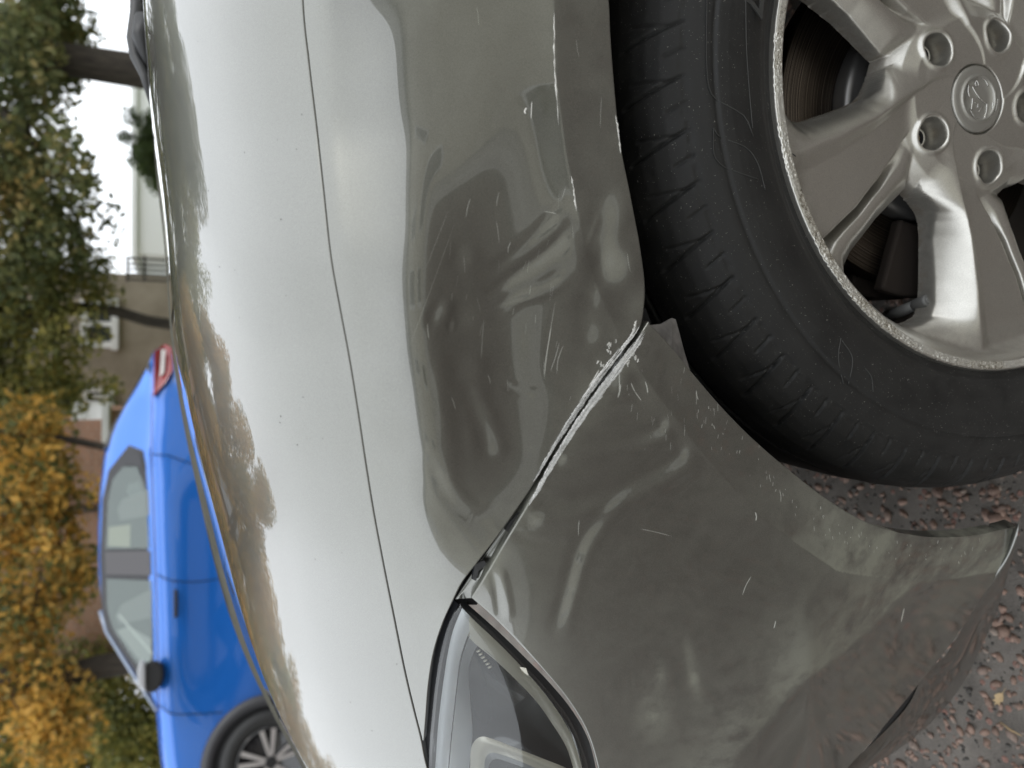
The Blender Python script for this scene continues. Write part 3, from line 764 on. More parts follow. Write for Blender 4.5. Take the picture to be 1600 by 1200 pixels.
sheet('bumper_flange', [(738, 934), (712, 936), (730, 908), (757, 868), (790, 820), (800, 812), (797, 832), (775, 868), (758, 896)], .0065, M_paint, car, .001)
for px in ([(738, 905), (742, 882), (757, 876), (760, 882), (748, 892), (744, 908)], [(790, 828), (797, 815), (812, 800), (818, 800), (806, 818), (795, 832)]):
    p = np.array(px, float); P = surf(p[:, 0], p[:, 1]); c = P - np.array([0, 0, CAM_H]); P = P + c / (c @ FV)[:, None] * .0045
    MB().poly([tuple(q) for q in P], (0, .002, 0)).build('plastic_clip', M_trim, car)

# ------------------------------------------------------------------ headlight
def strip(name, Apts, Bpts, depthA, depthB, m, parent, n=120, mcount=10, arch=0.0, flip=False):
    A_, B_ = spline(Apts, n), spline(Bpts, n); t = np.linspace(0, 1, mcount)
    uv = ruled(A_, B_, mcount); P = surf(uv[..., 0], uv[..., 1]); c = P - np.array([0, 0, CAM_H]); u = c / (c @ FV)[..., None]
    fl_ = np.cross(P[1, 0] - P[0, 0], P[0, 1] - P[0, 0]) @ c[0, 0] > 0
    da = np.asarray(depthA) if np.ndim(depthA) else np.full(n, depthA); db = np.asarray(depthB) if np.ndim(depthB) else np.full(n, depthB)
    d = da[:, None] * (1 - t) + db[:, None] * t - arch * np.sin(np.pi * t)[None]
    return link(name, grid_mesh(name, P + u * d[..., None], flip=bool(not fl_)), m, parent)
M_glass = bpy.data.materials.new('clear_lens'); M_glass.use_nodes = True
t_ = M_glass.node_tree; t_.nodes.clear()
tr = t_.nodes.new('ShaderNodeBsdfTransparent'); tr.inputs[0].default_value = (.95, .96, .95, 1)
gl = t_.nodes.new('ShaderNodeBsdfGlossy'); gl.inputs['Roughness'].default_value = .02
fr_ = t_.nodes.new('ShaderNodeFresnel'); fr_.inputs['IOR'].default_value = 1.6
ms = t_.nodes.new('ShaderNodeMixShader'); ou = t_.nodes.new('ShaderNodeOutputMaterial')
t_.links.new(fr_.outputs[0], ms.inputs[0]); t_.links.new(tr.outputs[0], ms.inputs[1]); t_.links.new(gl.outputs[0], ms.inputs[2]); t_.links.new(ms.outputs[0], ou.inputs[0])
M_bez = mat('cream_bezel', (.62, .60, .52), .3, .3); M_chrome = mat('chrome_reflector', (.82, .84, .86), .12, 1.0)
M_cav = mat('dark_lamp_cavity', (.085, .09, .092), .2, .5, Coat_Weight=.6)
M_drl = mat('frosted_light_guide', (.66, .69, .72), .3, .1, Coat_Weight=.5)
lamp = empty('headlight', (0, 0, 0)); lamp.parent = car; lamp.location = -car.location
LU = [(712, 938), (697, 975), (684, 1020), (676, 1070), (671, 1120), (668, 1170), (668, 1230), (675, 1330)]     # upper edge of the unit
LL = [(730, 942), (764, 972), (800, 1008), (842, 1052), (878, 1096), (906, 1146), (922, 1200), (932, 1260), (935, 1330)]
strip('seal', [(708, 936), (692, 975), (678, 1020), (670, 1070), (664, 1120), (659, 1175), (660, 1230), (665, 1330)],
      [(716, 944), (704, 980), (693, 1025), (685, 1072), (680, 1120), (676, 1170), (676, 1230), (684, 1330)], .012, .003, M_rubber_seal, lamp)
strip('seal', [(724, 938), (740, 952), (778, 986), (815, 1022), (858, 1066), (894, 1110), (919, 1155), (932, 1205), (940, 1260), (945, 1330)],
      [(718, 946), (734, 962), (770, 996), (806, 1032), (846, 1076), (879, 1120), (901, 1162), (913, 1206), (922, 1260), (927, 1330)], .009, .002, M_rubber_seal, lamp)
strip('lens', [(717, 943), (700, 978), (688, 1022), (680, 1072), (675, 1120), (671, 1170), (671, 1230), (678, 1330)],
      [(722, 945), (748, 968), (785, 1004), (822, 1042), (862, 1086), (893, 1130), (912, 1176), (925, 1225), (932, 1270), (936, 1330)], .0015, .0015, M_glass, lamp, 140, 60, .004)
strip('lamp_bowl', [(712, 940), (695, 978), (683, 1022), (675, 1072), (670, 1120), (666, 1170), (666, 1230), (672, 1330)],
      [(726, 945), (752, 968), (789, 1004), (826, 1042), (866, 1086), (897, 1130), (916, 1176), (929, 1225), (936, 1270), (940, 1330)], .012, .010, M_cav, lamp, 140, 30, -.055)
strip('light_guide', [(722, 950), (708, 985), (699, 1025), (692, 1072), (686, 1120), (682, 1170), (680, 1230), (688, 1330)],
      [(742, 968), (730, 995), (719, 1030), (713, 1075), (708, 1120), (703, 1170), (700, 1230), (708, 1330)], .006, .012, M_drl, lamp, 120, 14, .003)
strip('reflector_wall', [(743, 975), (731, 1000), (720, 1035), (714, 1080), (709, 1125), (704, 1175), (701, 1235), (709, 1330)],
      [(752, 1000), (740, 1020), (732, 1050), (735, 1100), (738, 1145), (734, 1190), (730, 1240), (738, 1330)], .013, .040, M_drl, lamp, 120, 12, .0)
strip('bezel', [(722, 952), (748, 976), (780, 1006), (816, 1043), (853, 1086), (882, 1128), (900, 1168), (912, 1210), (920, 1260), (924, 1330)],
      [(722, 985), (745, 1008), (772, 1030), (806, 1062), (838, 1096), (862, 1130), (884, 1166), (898, 1210), (905, 1260), (908, 1330)], .007, .017, M_bez, lamp, 120, 12, .002)
strip('bezel', [(738, 980), (760, 1002), (788, 1024), (818, 1052)], [(741, 998), (758, 1016), (780, 1034), (804, 1056)], .0125, .0155, mat('bezel_groove', (.30, .29, .25), .3, .2), lamp, 60, 6)
mb = MB()
for i in range(6):
    x0, y0 = 750 + i * 3.6, 1016 + i * 5.0
    p = surf(np.array([x0, x0 - 5]), np.array([y0, y0 + 2])); c = p - np.array([0, 0, CAM_H]); p = p + c / (c @ FV)[:, None] * .016
    mb.tube([tuple(p[0]), tuple(p[1])], .0008, 6)
mb.build('lens_rib', M_bez, lamp, True)
p = surf(np.array([812., 822., 826., 820., 817.]), np.array([1042., 1044., 1056., 1052., 1058.])); c = p - np.array([0, 0, CAM_H]); p = p + c / (c @ FV)[:, None] * .0006
MB().poly([tuple(q) for q in p], (0, .0006, 0)).build('arrow_mark', M_bez, lamp)
# projector shroud: rounded frame open towards the front of the car
shr = [(742, 1400), (736, 1240), (735, 1180), (740, 1160), (752, 1151), (768, 1154), (800, 1166), (840, 1182), (880, 1198), (930, 1222)]
shr2 = [(764, 1400), (758, 1240), (757, 1195), (760, 1182), (768, 1176), (780, 1178), (806, 1187), (842, 1202), (880, 1218), (930, 1242)]
strip('projector_shroud', shr, shr2, .020, .020, M_bez, lamp, 100, 8, .003)
strip('projector_shroud', shr2, [(a + 6, b + 10) for a, b in shr2], .020, .050, M_drl, lamp, 100, 6)
mb = MB(); c0 = surf(np.array(820.), np.array(1300.)); c1 = c0 + np.array([.0, .035, 0])
mb.tube([tuple(c1), tuple(c1 + np.array([-.012, -.012, 0])), tuple(c1 + np.array([-.016, -.016, 0]))], [.03, .028, .005], 32)
mb.build('projector_lens', M_chrome, lamp, True)
# painted lip of the bumper round the lamp
# ------------------------------------------------------------------ lower bumper pieces
M_paint2 = paint('darker_lip_paint', (.19, .192, .176), 1, False)
liA = [(1593, 815), (1587, 850), (1574, 900), (1556, 960), (1534, 1010), (1502, 1072), (1452, 1132), (1402, 1172), (1352, 1202), (1290, 1240), (1200, 1300)]
liB = [(1580, 832), (1564, 870), (1545, 902), (1518, 955), (1480, 1020), (1445, 1052), (1420, 1100), (1385, 1140), (1335, 1185), (1270, 1225), (1180, 1290)]
strip('lower_lip', liB, liA, .012, -.014, M_paint2, car, 160, 24, .004)
strip('lower_grille_recess', [(1455, 1040), (1430, 1062), (1400, 1105), (1370, 1150), (1330, 1195)], [(1440, 1075), (1425, 1100), (1400, 1140), (1370, 1170), (1340, 1200)], .012, .02, M_void, car, 40, 6)

# scrape marks along the seam, curled specks and scratches
M_scrape = mat('scuffed_bare_plastic', (.72, .71, .68), .7); k = N(M_scrape)
fb = k.n('NewGeometry').outputs['Random Per Island']; k.set('Base Color', k.mix(.35, k.ramp(fb, [(0, (.20, .20, .19)), (.25, (.50, .50, .48)), (.6, (.80, .79, .77))]), k.ramp(k.noise(900, 4), [(.3, (.2, .2, .2)), (.6, (.9, .9, .88))])))
def sliver(mb, pts, w, dmg, off=.0004, jag=0.0):
    """thin raised sliver of lifted paint following the body"""
    p = spline(pts, max(6, int(6 * len(pts)))); n = len(p)
    t = np.gradient(p, axis=0); t /= np.linalg.norm(t, axis=1, keepdims=True) + 1e-9; q = np.stack([-t[:, 1], t[:, 0]], 1)
    prof_ = np.minimum(1, np.minimum(np.linspace(0, 1, n), np.linspace(1, 0, n)) * 5 + .15) * w / 2
    ja = 1 + jag * rng.normal(0, 1, n); jb = 1 + jag * rng.normal(0, 1, n)
    a_, b_ = p + q * (prof_ * ja)[:, None], p - q * (prof_ * jb)[:, None]
    rows = []
    for m_, o_ in ((a_, .0001), (p, off), (b_, .0001)):
        P = surf(m_[:, 0], m_[:, 1], dmg); c = P - np.array([0, 0, CAM_H]); P = P - c / (c @ FV)[:, None] * o_; rows.append(P)
    V = np.concatenate(rows); F_ = []
    for i in range(n - 1): F_ += [(i, i + 1, n + i + 1, n + i), (n + i, n + i + 1, 2 * n + i + 1, 2 * n + i)]
    mb.add(V, F_)
mb = MB()
sb, sf = spline(SEAM_B, 200), spline(SEAM_F, 200)
for q in range(95):
    onb = q % 5 != 0
    y0 = rng.uniform(516, 720) if onb else rng.uniform(500, 700); ln = rng.uniform(25, 120)
    y1 = min(y0 + ln, 790); cc, dmg_ = (sb, damage_bumper) if onb else (sf, damage_fender)
    wide = 6.5 * sm(790, 560, (y0 + y1) / 2) + 1.5
    of = rng.uniform(-3.5, wide) if onb else -rng.uniform(-1, 7) * sm(760, 560, y0)
    pts = [(np.interp(yy, cc[:, 1], cc[:, 0]) + of + rng.normal(0, .5), yy) for yy in np.linspace(y0, y1, max(3, int(ln / 9)))]
    sliver(mb, pts, rng.uniform(1.0, 3.2), dmg_, rng.uniform(.0004, .0011), .3)
tag(mb.build('scraped_seam_edge', M_scrape, car, True), kind='stuff')
M_fleck = mat('lifted_paint', (.62, .61, .57), .6)
mb = MB()
def curl(cx, cy, r, dmg, turns=.8, w=2.2, a0=0):
    t = np.linspace(a0, a0 + turns * 2 * math.pi, 9); sliver(mb, [(cx + r * math.cos(a) * (1 + .1 * rng.normal()), cy + r * math.sin(a)) for a in t], w, dmg, .0009, .3)
for cx_, cy_, dm, nq in ((955, 533, damage_fender, 6), (952, 546, damage_fender, 3), (941, 568, damage_fender, 5), (988, 552, damage_bumper, 7), (994, 558, damage_bumper, 4), (979, 562, damage_bumper, 7)):
    for _ in range(nq):
        u0, v0 = cx_ + rng.normal(0, 2.6), cy_ + rng.normal(0, 3.2); an = rng.uniform(30, 110)
        sliver(mb, [(u0, v0), (u0 + 2.5 * math.cos(R_(an)), v0 + 2.5 * math.sin(R_(an))), (u0 + 6 * math.cos(R_(an + 25)), v0 + 6 * math.sin(R_(an + 25)))], rng.uniform(1.2, 3), dm, .0009, .4)
sliver(mb, [(936, 578), (928, 592), (920, 604)], 2, damage_fender)
sliver(mb, [(866, 20), (866, 90), (869, 140), (873, 195)], 2.0, damage_fender, .0006, .5)
sliver(mb, [(893, 275), (897, 300), (901, 330)], 2.2, damage_fender, .0006, .5)
sliver(mb, [(995, 500), (990, 516), (987, 520)], 3, damage_fender, .0008, .4); sliver(mb, [(962, 180), (966, 205), (970, 240)], 2, damage_fender, .0006, .5)
sliver(mb, [(823, 168), (820, 174), (822, 178)], 3, damage_fender); sliver(mb, [(831, 158), (830, 186)], 1.5, damage_fender)
tag(mb.build('lifted_paint_curl', M_fleck, car, True), kind='stuff')
mb = MB()
fs = [((862, 508), (850, 592), 1.3), ((874, 535), (860, 580), .9), ((880, 540), (870, 584), .9), ((868, 470), (848, 590), .6), ((756, 500), (752, 560), .6), ((780, 300), (776, 322), .8), ((850, 330), (870, 334), 1), ((735, 310), (728, 340), 1), ((668, 505), (670, 530), 1), ((798, 378), (794, 396), 1), ((775, 345), (780, 380), .7), ((710, 350), (640, 540), .35), ((700, 330), (665, 420), .4), ((705, 620), (712, 640), .8), ((762, 585), (766, 600), .7), ((980, 395), (985, 425), .8), ((940, 150), (938, 200), .6), ((745, 10), (748, 40), .5), ((900, 60), (905, 90), .5)]
for a_, b_, w_ in fs: sliver(mb, [a_, ((a_[0] + b_[0]) / 2 + rng.normal(0, 1), (a_[1] + b_[1]) / 2), b_], w_ * .8, damage_fender, .0001)
for _ in range(26):
    x0, y0 = rng.uniform(690, 900), rng.uniform(280, 620); l_ = rng.uniform(6, 34); an = rng.normal(100, 7)
    sliver(mb, [(x0, y0), (x0 + l_ * math.cos(R_(an)), y0 + l_ * math.sin(R_(an)))], rng.uniform(.2, .5), damage_fender, .0001)
bs = [((970, 600), (965, 622), 2), ((967, 575), (968, 618), 1.5), ((986, 598), (992, 612), 1.5), ((992, 612), (1002, 626), 1.2), ((1008, 596), (1012, 615), 1.6), ((1088, 610), (1091, 625), 1.5), ((1180, 800), (1181, 814), 2), ((1174, 900), (1160, 930), 1.2), ((1212, 970), (1209, 982), 1.6), ((1413, 950), (1408, 972), 2.2), ((905, 812), (904, 838), .9), ((1218, 765), (1220, 785), 1), ((1000, 826), (1050, 838), .6)]
for a_, b_, w_ in bs: sliver(mb, [a_, ((a_[0] + b_[0]) / 2 + rng.normal(0, 1), (a_[1] + b_[1]) / 2), b_], w_ * .9, damage_bumper, .0001)
for _ in range(70):
    t0 = rng.uniform(.2, .95); bpt = spline(ARCH_B, 200)[int(t0 * 199)]; x0, y0 = bpt[0] - rng.uniform(4, 40), bpt[1] + rng.uniform(4, 40)
    l_ = rng.uniform(1.5, 7); sliver(mb, [(x0, y0), (x0 + rng.normal(0, 1), y0 + l_)], rng.uniform(.3, 1.0), damage_bumper, .0001)
for _ in range(60):
    x0, y0 = rng.uniform(980, 1250), rng.uniform(560, 700)
    if polydist(np.array(x0), np.array(y0), ARCH_B)[1] * 1 == polydist(np.array(1000.), np.array(800.), ARCH_B)[1]:
        sliver(mb, [(x0, y0), (x0 + rng.normal(0, 1), y0 + rng.uniform(3, 14))], rng.uniform(.2, .6), damage_bumper, .0001)
tag(mb.build('fine_scratches', mat('scratch_grey', (.42, .42, .38), .6), car, True), kind='stuff')
mb = MB()
for _ in range(40):
    x0, y0 = rng.uniform(380, 620), rng.uniform(60, 1100)
    if x0 > np.interp(y0, banc[:, 1], banc[:, 0]) + 15 and abs(x0 - np.interp(y0, shc[:, 1], shc[:, 0])) > 8:
        pass
# wiper, cowl and windscreen behind the bonnet
M_wind = mat('windscreen_glass', (.02, .03, .03), .05, 0, Coat_Weight=1.0)
def atY(x, y, Y): return tuple(at(np.array(float(x)), np.array(float(y)), Y))
mb = MB()
mb.tube([atY(240, 170, .93), atY(226, 120, .95), atY(213, 90, .97), atY(209, 60, .98), atY(214, 20, 1.0), atY(216, -80, 1.05)], [.003, .005, .007, .008, .008, .008], 8)
mb.tube([atY(226, 30, .98), atY(222, 60, .97), atY(232, 110, .96)], [.012, .012, .004], 8)
mb.build('wiper_arm', M_trim, car, True)
mb = MB()
for i in range(9):
    mb.tube([atY(216 + i * .6, 8 + i * 5, 1.0), atY(226 + i * .6, 10 + i * 5, 1.0)], .0022, 6)
mb.tube([atY(213, 78, .985), atY(219, 66, .985), atY(224, 72, .98), atY(228, 100, .97)], [.004, .006, .005, .003], 8)
mb.build('wiper_bracket', mat('worn_grey_plastic', (.08, .085, .09), .4), car, True)
# cabin: rest of the car beyond the frame, kept simple
mb = MB()
pz = [(0.66, .47, .30), (0.66, .385, .36), (0.66, .372, .60), (0.66, .40, .84), (0.66, .46, .93)]
sec = [(.44, .22), (.375, .36), (.365, .60), (.385, .80), (.45, .93)]
xsd = np.linspace(.665, 1.65, 30)
V = []; 
for x in xsd:
    for (yy, zz) in sec: V.append((x, yy, zz))
mb = MB().add(V, [(i * 5 + j, i * 5 + j + 1, i * 5 + 6 + j, i * 5 + 5 + j) for i in range(29) for j in range(4)])
o = mb.build('front_door', M_paint, car, True)
o.modifiers.new('solid', 'SOLIDIFY').thickness = .02

# ------------------------------------------------------------------ ground
M_ground = mat('worn_red_chip_asphalt', (.10, .09, .08), .85); k = N(M_ground)
vor = k.n('TexVoronoi'); vor.inputs['Scale'].default_value = 62; vor.inputs['Randomness'].default_value = 1; k.l(k.pos(), vor.inputs['Vector'])
n1 = k.noise(16, 5, .6); n2 = k.noise(420, 4, .6)
chip = k.math('MULTIPLY', k.rng(vor.outputs['Distance'], .22, .30, 1, 0), k.rng(vor.outputs['Color'], .45, .5, 0, 1))
basec = k.ramp(n1, [(.3, (.09, .079, .069)), (.7, (.20, .178, .156))])
basec = k.mix(.6, basec, k.ramp(n2, [(.3, (.5, .5, .5)), (.7, (1.2, 1.2, 1.2))]), 'MULTIPLY')
k.set('Base Color', k.mix(chip, basec, k.ramp(n2, [(.3, (.14, .07, .055)), (.7, (.30, .17, .135))])))
k.l(k.bump(k.math('ADD', k.math('MULTIPLY', chip, .6), n2), .6, .004), k.b.inputs['Normal'])
gv = [(-90, -60, 0), (90, -60, 0), (90, 120, 0), (-90, 120, 0)]
tag(link('road', mesh_from('road', gv, [(0, 1, 2, 3)]), M_ground, None, False), kind='structure')
M_pave = mat('pale_paving', (.33, .32, .30), .8); k = N(M_pave); k.set('Base Color', k.ramp(k.noise(1.5, 6), [(.3, (.26, .25, .23)), (.7, (.38, .37, .34))]))
tag(MB().box((0, -5.3, .03), (120, 5.4, .12)).build('pavement', M_pave), kind='structure')
tag(MB().box((0, 9.3, .03), (120, 2.0, .12)).build('pavement', M_pave), kind='structure')
M_grass = mat('grass_green', (.07, .10, .03), .9); k = N(M_grass); k.set('Base Color', k.ramp(k.noise(6, 6), [(.3, (.04, .07, .02)), (.7, (.12, .15, .05))]))
tag(MB().box((0, 35, .04), (160, 49, .14)).build('grass_verge', M_grass), kind='structure')
# loose and half-bedded stone chips round the tyre
def stone_proto(i):
    bm = bmesh.new(); bmesh.ops.create_icosphere(bm, subdivisions=1, radius=1)
    r = random.Random(i)
    for v in bm.verts: v.co *= r.uniform(.72, 1.15)
    V = np.array([v.co[:] for v in bm.verts]); Fc = np.array([[v.index for v in f.verts] for f in bm.faces]); bm.free(); return V, Fc
protos = [stone_proto(i) for i in range(7)]
def chips(name, n, xr, yr, size, m):
    Vs, Fs, off = [], [], 0
    for i in range(n):
        V, Fc = protos[i % 7]; a, b = rng.uniform(0, 6.28, 2); s_ = size * rng.lognormal(0, .38)
        sc_ = np.array([1.2, .75, .30]) * s_
        c, q = math.cos(a), math.sin(a)
        W = V * sc_; tl = rng.normal(0, .22); W = np.stack([W[:, 0], W[:, 1], W[:, 2] + tl * W[:, 0]], 1)
        W = np.stack([c * W[:, 0] - q * W[:, 1], q * W[:, 0] + c * W[:, 1], W[:, 2]], 1)
        W += [rng.uniform(*xr), rng.uniform(*yr), s_ * .05]
        Vs.append(W); Fs.append(Fc + off); off += len(V)
    return tag(link(name, mesh_from(name, np.vstack(Vs), np.vstack(Fs)), m, None, False), kind='stuff')
M_chip = mat('pink_red_stone', (.26, .13, .10), .75); k = N(M_chip)
isl = k.n('NewGeometry').outputs['Random Per Island']
k.set('Base Color', k.mix(.5, k.ramp(isl, [(0, (.10, .06, .045)), (.35, (.20, .125, .09)), (.7, (.31, .20, .155)), (.85, (.13, .115, .10)), (1, (.27, .24, .20))]), k.ramp(k.noise(500, 3), [(.3, (.10, .065, .05)), (.7, (.34, .23, .18))])))
chips('stone_chips', 10000, (-.75, 1.0), (.25, 1.45), .0046, M_chip)
M_grit = mat('dark_grit', (.05, .045, .04), .85)
chips('road_grit', 9000, (-.75, 1.0), (.25, 1.45), .0022, M_grit)
# fallen leaf and twig
def leaf_thing(name, c, s_, rz, m, label, cat):
    bm = bmesh.new(); out = [(0, -1, 0), (.35, -.6, .06), (.55, -.1, .14), (.30, .2, .05), (.42, .6, .16), (.12, .55, .04), (0, 1.0, .10), (-.12, .55, .04), (-.45, .55, .1), (-.28, .15, .02), (-.5, -.15, .1), (-.32, -.6, .04)]
    v0 = bm.verts.new((0, 0, .02)); vs = [bm.verts.new(p) for p in out]
    for i in range(len(vs)): bm.faces.new((v0, vs[i], vs[(i + 1) % len(vs)]))
    st = [bm.verts.new(p) for p in ((.03, -1, 0), (-.03, -1, 0), (-.02, -1.9, .1), (.02, -1.9, .1))]; bm.faces.new(st)
    me = bpy.data.meshes.new(name); bm.to_mesh(me); bm.free()
    o = link(name, me, m, None, False); o.location = c; o.scale = (s_, s_, s_); o.rotation_euler = (0, 0, rz); o.modifiers.new('solid', 'SOLIDIFY').thickness = .03
    return tag(o, label, cat)
M_dry = mat('dry_leaf', (.42, .30, .16), .7)
lp = at(np.array(1562.), np.array(1092.), 1.0); dd = lp - np.array([0, 0, CAM_H]); lp = dd * (CAM_H - .008) / -dd[2]
leaf_thing('fallen_leaf', (lp[0], lp[1], .010), .011, 1.1, M_dry, 'small curled yellow brown leaf lying on the chipped asphalt', 'leaf')
def gpt(x, y, h=.004):
    d = ray(np.array(float(x)), np.array(float(y))); return tuple(d * (CAM_H - h) / -d[2] + np.array([0, 0, CAM_H]))
tag(MB().tube([gpt(1563, 1128), gpt(1578, 1140, .008), gpt(1597, 1150)], [.0009, .0011, .0007], 6).build('dry_twig', M_dry, None, True), 'thin dry twig on the asphalt beside the bumper lip', 'twig')

# ------------------------------------------------------------------ blue car
BO = Vector((-2.72, 5.56, 0)); BTH = R_(18.6)
blue = empty('parked_car', BO, 'bright blue compact crossover with black wheel arches parked across the road', 'car'); blue.rotation_euler = (0, 0, BTH); blue['local'] = 1
M_blue = mat('bright_blue_paint', (.010, .165, .66), .34, .45, Coat_Weight=1.0, Coat_Roughness=.03, Coat_IOR=1.8)
M_carglass = mat('tinted_car_window', (.17, .20, .19), .10, 0, Coat_Weight=1.0, Coat_IOR=1.7)
M_seeglass = bpy.data.materials.new('see_through_window'); M_seeglass.use_nodes = True
kk = N(M_seeglass); kk.b.inputs['Base Color'].default_value = (.24, .30, .28, 1); kk.set('Roughness', .05); kk.set('Coat Weight', 1.0); kk.set('Coat IOR', 1.7)
tq = kk.n('BsdfTransparent'); mq = kk.n('MixShader'); mq.inputs[0].default_value = .5
kk.l(kk.b.outputs[0], mq.inputs[2]); kk.l(tq.outputs[0], mq.inputs[1]); kk.l(mq.outputs[0], [q for q in kk.t.nodes if q.type == 'OUTPUT_MATERIAL'][0].inputs[0])
M_dgrey = mat('dark_grey_trim', (.05, .05, .055), .45)
def I(s, xs_, ys_): return float(np.interp(s, xs_, ys_))
st_s = np.concatenate([np.linspace(-.80, .4, 22), np.linspace(.45, 3.30, 60)])
secs = []
for s in st_s:
    zb = I(s, [-.80, -.6, -.2, .18, .5, 1.0, 1.6, 2.1, 2.35, 2.66, 2.9, 3.2, 3.3], [.62, .86, 1.0, 1.05, 1.08, 1.09, 1.115, 1.13, 1.15, 1.13, 1.14, 1.14, 1.10])
    cab = 0 < (s - .50) and s < 3.22
    zr = I(s, [.48, .62, .78, 1.04, 1.20, 1.45, 1.8, 2.1, 2.4, 2.6, 2.85, 3.1, 3.25], [1.09, 1.17, 1.27, 1.41, 1.475, 1.51, 1.525, 1.52, 1.495, 1.46, 1.32, 1.18, 1.13])
    yn = I(s, [-.80, -.7, -.5, -.2, 2.8, 3.1, 3.25, 3.3], [.45, .25, .10, .0, .0, .06, .16, .26])      # plan rounding
    zlo = I(s, [-.8, -.6, 2.9, 3.3], [.34, .22, .24, .40])
    if not cab: zr = zb + .02 if s < 1 else zb - .01
    fl = .035 * math.exp(-((s - .0) / .55) ** 4) + .035 * math.exp(-((s - 2.55) / .5) ** 4)
    yr = .10 if not cab else .10 + min((zr - zb) / .42, 1) * .20
    half = [(yn + .06, zlo), (yn + .02 - fl * .4, zlo + .12), (yn - fl + .03, .60), (yn - fl + .022, .80), (yn + .0, .93), (yn + .005, zb - .06), (yn + .03, zb - .012), (yn + .07, zb),
            (yn + .11, zb + (.01 if cab else .008)), (yn + yr - .03, zr - .07 * min(1, max(zr - zb, 0) / .3) if cab else zb + .012), (yn + yr + .04, zr - .018 if cab else zb + .02), (yn + yr + .16, zr), (.87, zr + .015)]
    full = half + [(1.74 - a, b) for a, b in half[-2::-1]]
    secs.append([(s, a, b) for a, b in full])
Pm = np.array(secs); m_ = Pm.shape[1]
Fb = grid_faces(Pm.shape[0], m_)
me = mesh_from('body', Pm.reshape(-1, 3), Fb)
bm = bmesh.new(); bm.from_mesh(me)
for end in (0, Pm.shape[0] - 1):
    bm.verts.ensure_lookup_table(); bm.faces.new([bm.verts[end * m_ + i] for i in range(m_)])
bmesh.ops.recalc_face_normals(bm, faces=bm.faces); bm.to_mesh(me); bm.free()
body = link('body', me, M_blue, blue, True); body.modifiers.new('sub', 'SUBSURF').render_levels = 1
# glazing: outlines in (distance along, height) on the leaning side
def side_pt(s, z, out=.012):
    zb = I(s, [-.80, .5, 1.0, 1.6, 2.1, 2.35], [1.0, 1.08, 1.09, 1.115, 1.13, 1.15])
    t = (z - zb) / .42; y = .11 + max(t, 0) * .19
    return (s, y - out - .004 * 0, z)
def glass(name, pts, m, out=.02, n=10):
    mb = MB(); V = [side_pt(*p, out) for p in pts]; mb.poly(V, (0, .01, 0)); return mb.build(name, m, blue)
glass('window_surround', [(.50, 1.085), (.80, 1.27), (1.06, 1.425), (1.2, 1.462), (1.6, 1.482), (2.02, 1.478), (2.24, 1.44), (2.42, 1.30), (2.36, 1.20), (2.1, 1.145), (1.6, 1.125), (1.0, 1.10)], M_dgrey, .016)
for pts in ([(1.30, 1.13), (1.22, 1.33), (1.14, 1.37), (1.08, 1.34), (1.10, 1.13)], [(2.05, 1.16), (2.0, 1.34), (1.93, 1.37), (1.84, 1.35), (1.85, 1.14)]):
    glass('seat', pts, mat('grey_seat', (.24, .25, .24), .8), .019)
glass('cabin_lining', [(.72, 1.13), (.86, 1.24), (1.04, 1.36), (1.06, 1.28), (.95, 1.13)], mat('pale_lining', (.42, .45, .42), .8), .018)
glass('cabin_lining', [(1.63, 1.28), (1.66, 1.43), (1.80, 1.43), (1.80, 1.28)], mat('warm_lining', (.50, .50, .36), .8), .018)
glass('seat_belt', [(1.14, 1.35), (1.16, 1.345), (.86, 1.12), (.83, 1.12)], mat('pale_belt', (.7, .75, .7), .6), .0195)
glass('side_window', [(.66, 1.125), (.83, 1.25), (1.06, 1.385), (1.2, 1.425), (1.42, 1.435), (1.36, 1.13), (1.0, 1.12)], M_seeglass, .024)
glass('side_window', [(1.60, 1.145), (1.64, 1.445), (2.0, 1.44), (2.16, 1.41), (2.25, 1.34), (2.24, 1.24), (2.06, 1.175)], M_seeglass, .024)
glass('quarter_trim', [(2.20, 1.19), (2.25, 1.25), (2.26, 1.34), (2.36, 1.29), (2.34, 1.22)], M_dgrey, .024)
glass('pillar_trim', [(1.40, 1.135), (1.45, 1.438), (1.62, 1.45), (1.58, 1.14)], mat('pillar_grey', (.10, .095, .10), .3), .023)
def bl(name, mbq, m, smooth=False, bevel=0): return mbq.build(name, m, blue, smooth, bevel)
# rear screen side strip and spoiler
bl('rear_screen_trim', MB().poly([(2.42, .30, 1.49), (2.62, .26, 1.42), (2.88, .20, 1.285), (3.12, .16, 1.165), (3.02, .14, 1.155), (2.72, .22, 1.30), (2.50, .25, 1.39)], (0, .04, 0)), M_dgrey)
bl('windscreen', MB().poly([(.52, .16, 1.10), (1.08, .30, 1.44), (1.08, 1.44, 1.44), (.52, 1.58, 1.10)], (-.01, 0, .012)), M_carglass)
bl('pillar', MB().tube([(.46, .10, 1.085), (.76, .21, 1.265), (1.04, .285, 1.425), (1.2, .31, 1.475)], .016, 8), mat('silver_blue_pillar', (.25, .30, .40), .3, .5, Coat_Weight=1.0), True)
bl('tail_lamp', MB().poly([(2.76, .03, 1.125), (3.14, .03, 1.125), (3.24, .10, 1.05), (3.20, .08, .99), (2.98, .02, .985), (2.88, .015, 1.04)], (0, -.045, 0)), mat('red_tail_lamp', (.30, .006, .01), .2, 0, Coat_Weight=1.0), bevel=.01)
bl('reversing_lamp', MB().poly([(2.92, -.02, 1.08), (3.16, -.0, 1.07), (3.16, .0, 1.04), (2.95, -.02, 1.05)], (0, -.012, 0)), mat('clear_lamp_glass', (.7, .68, .66), .2), bevel=.004)
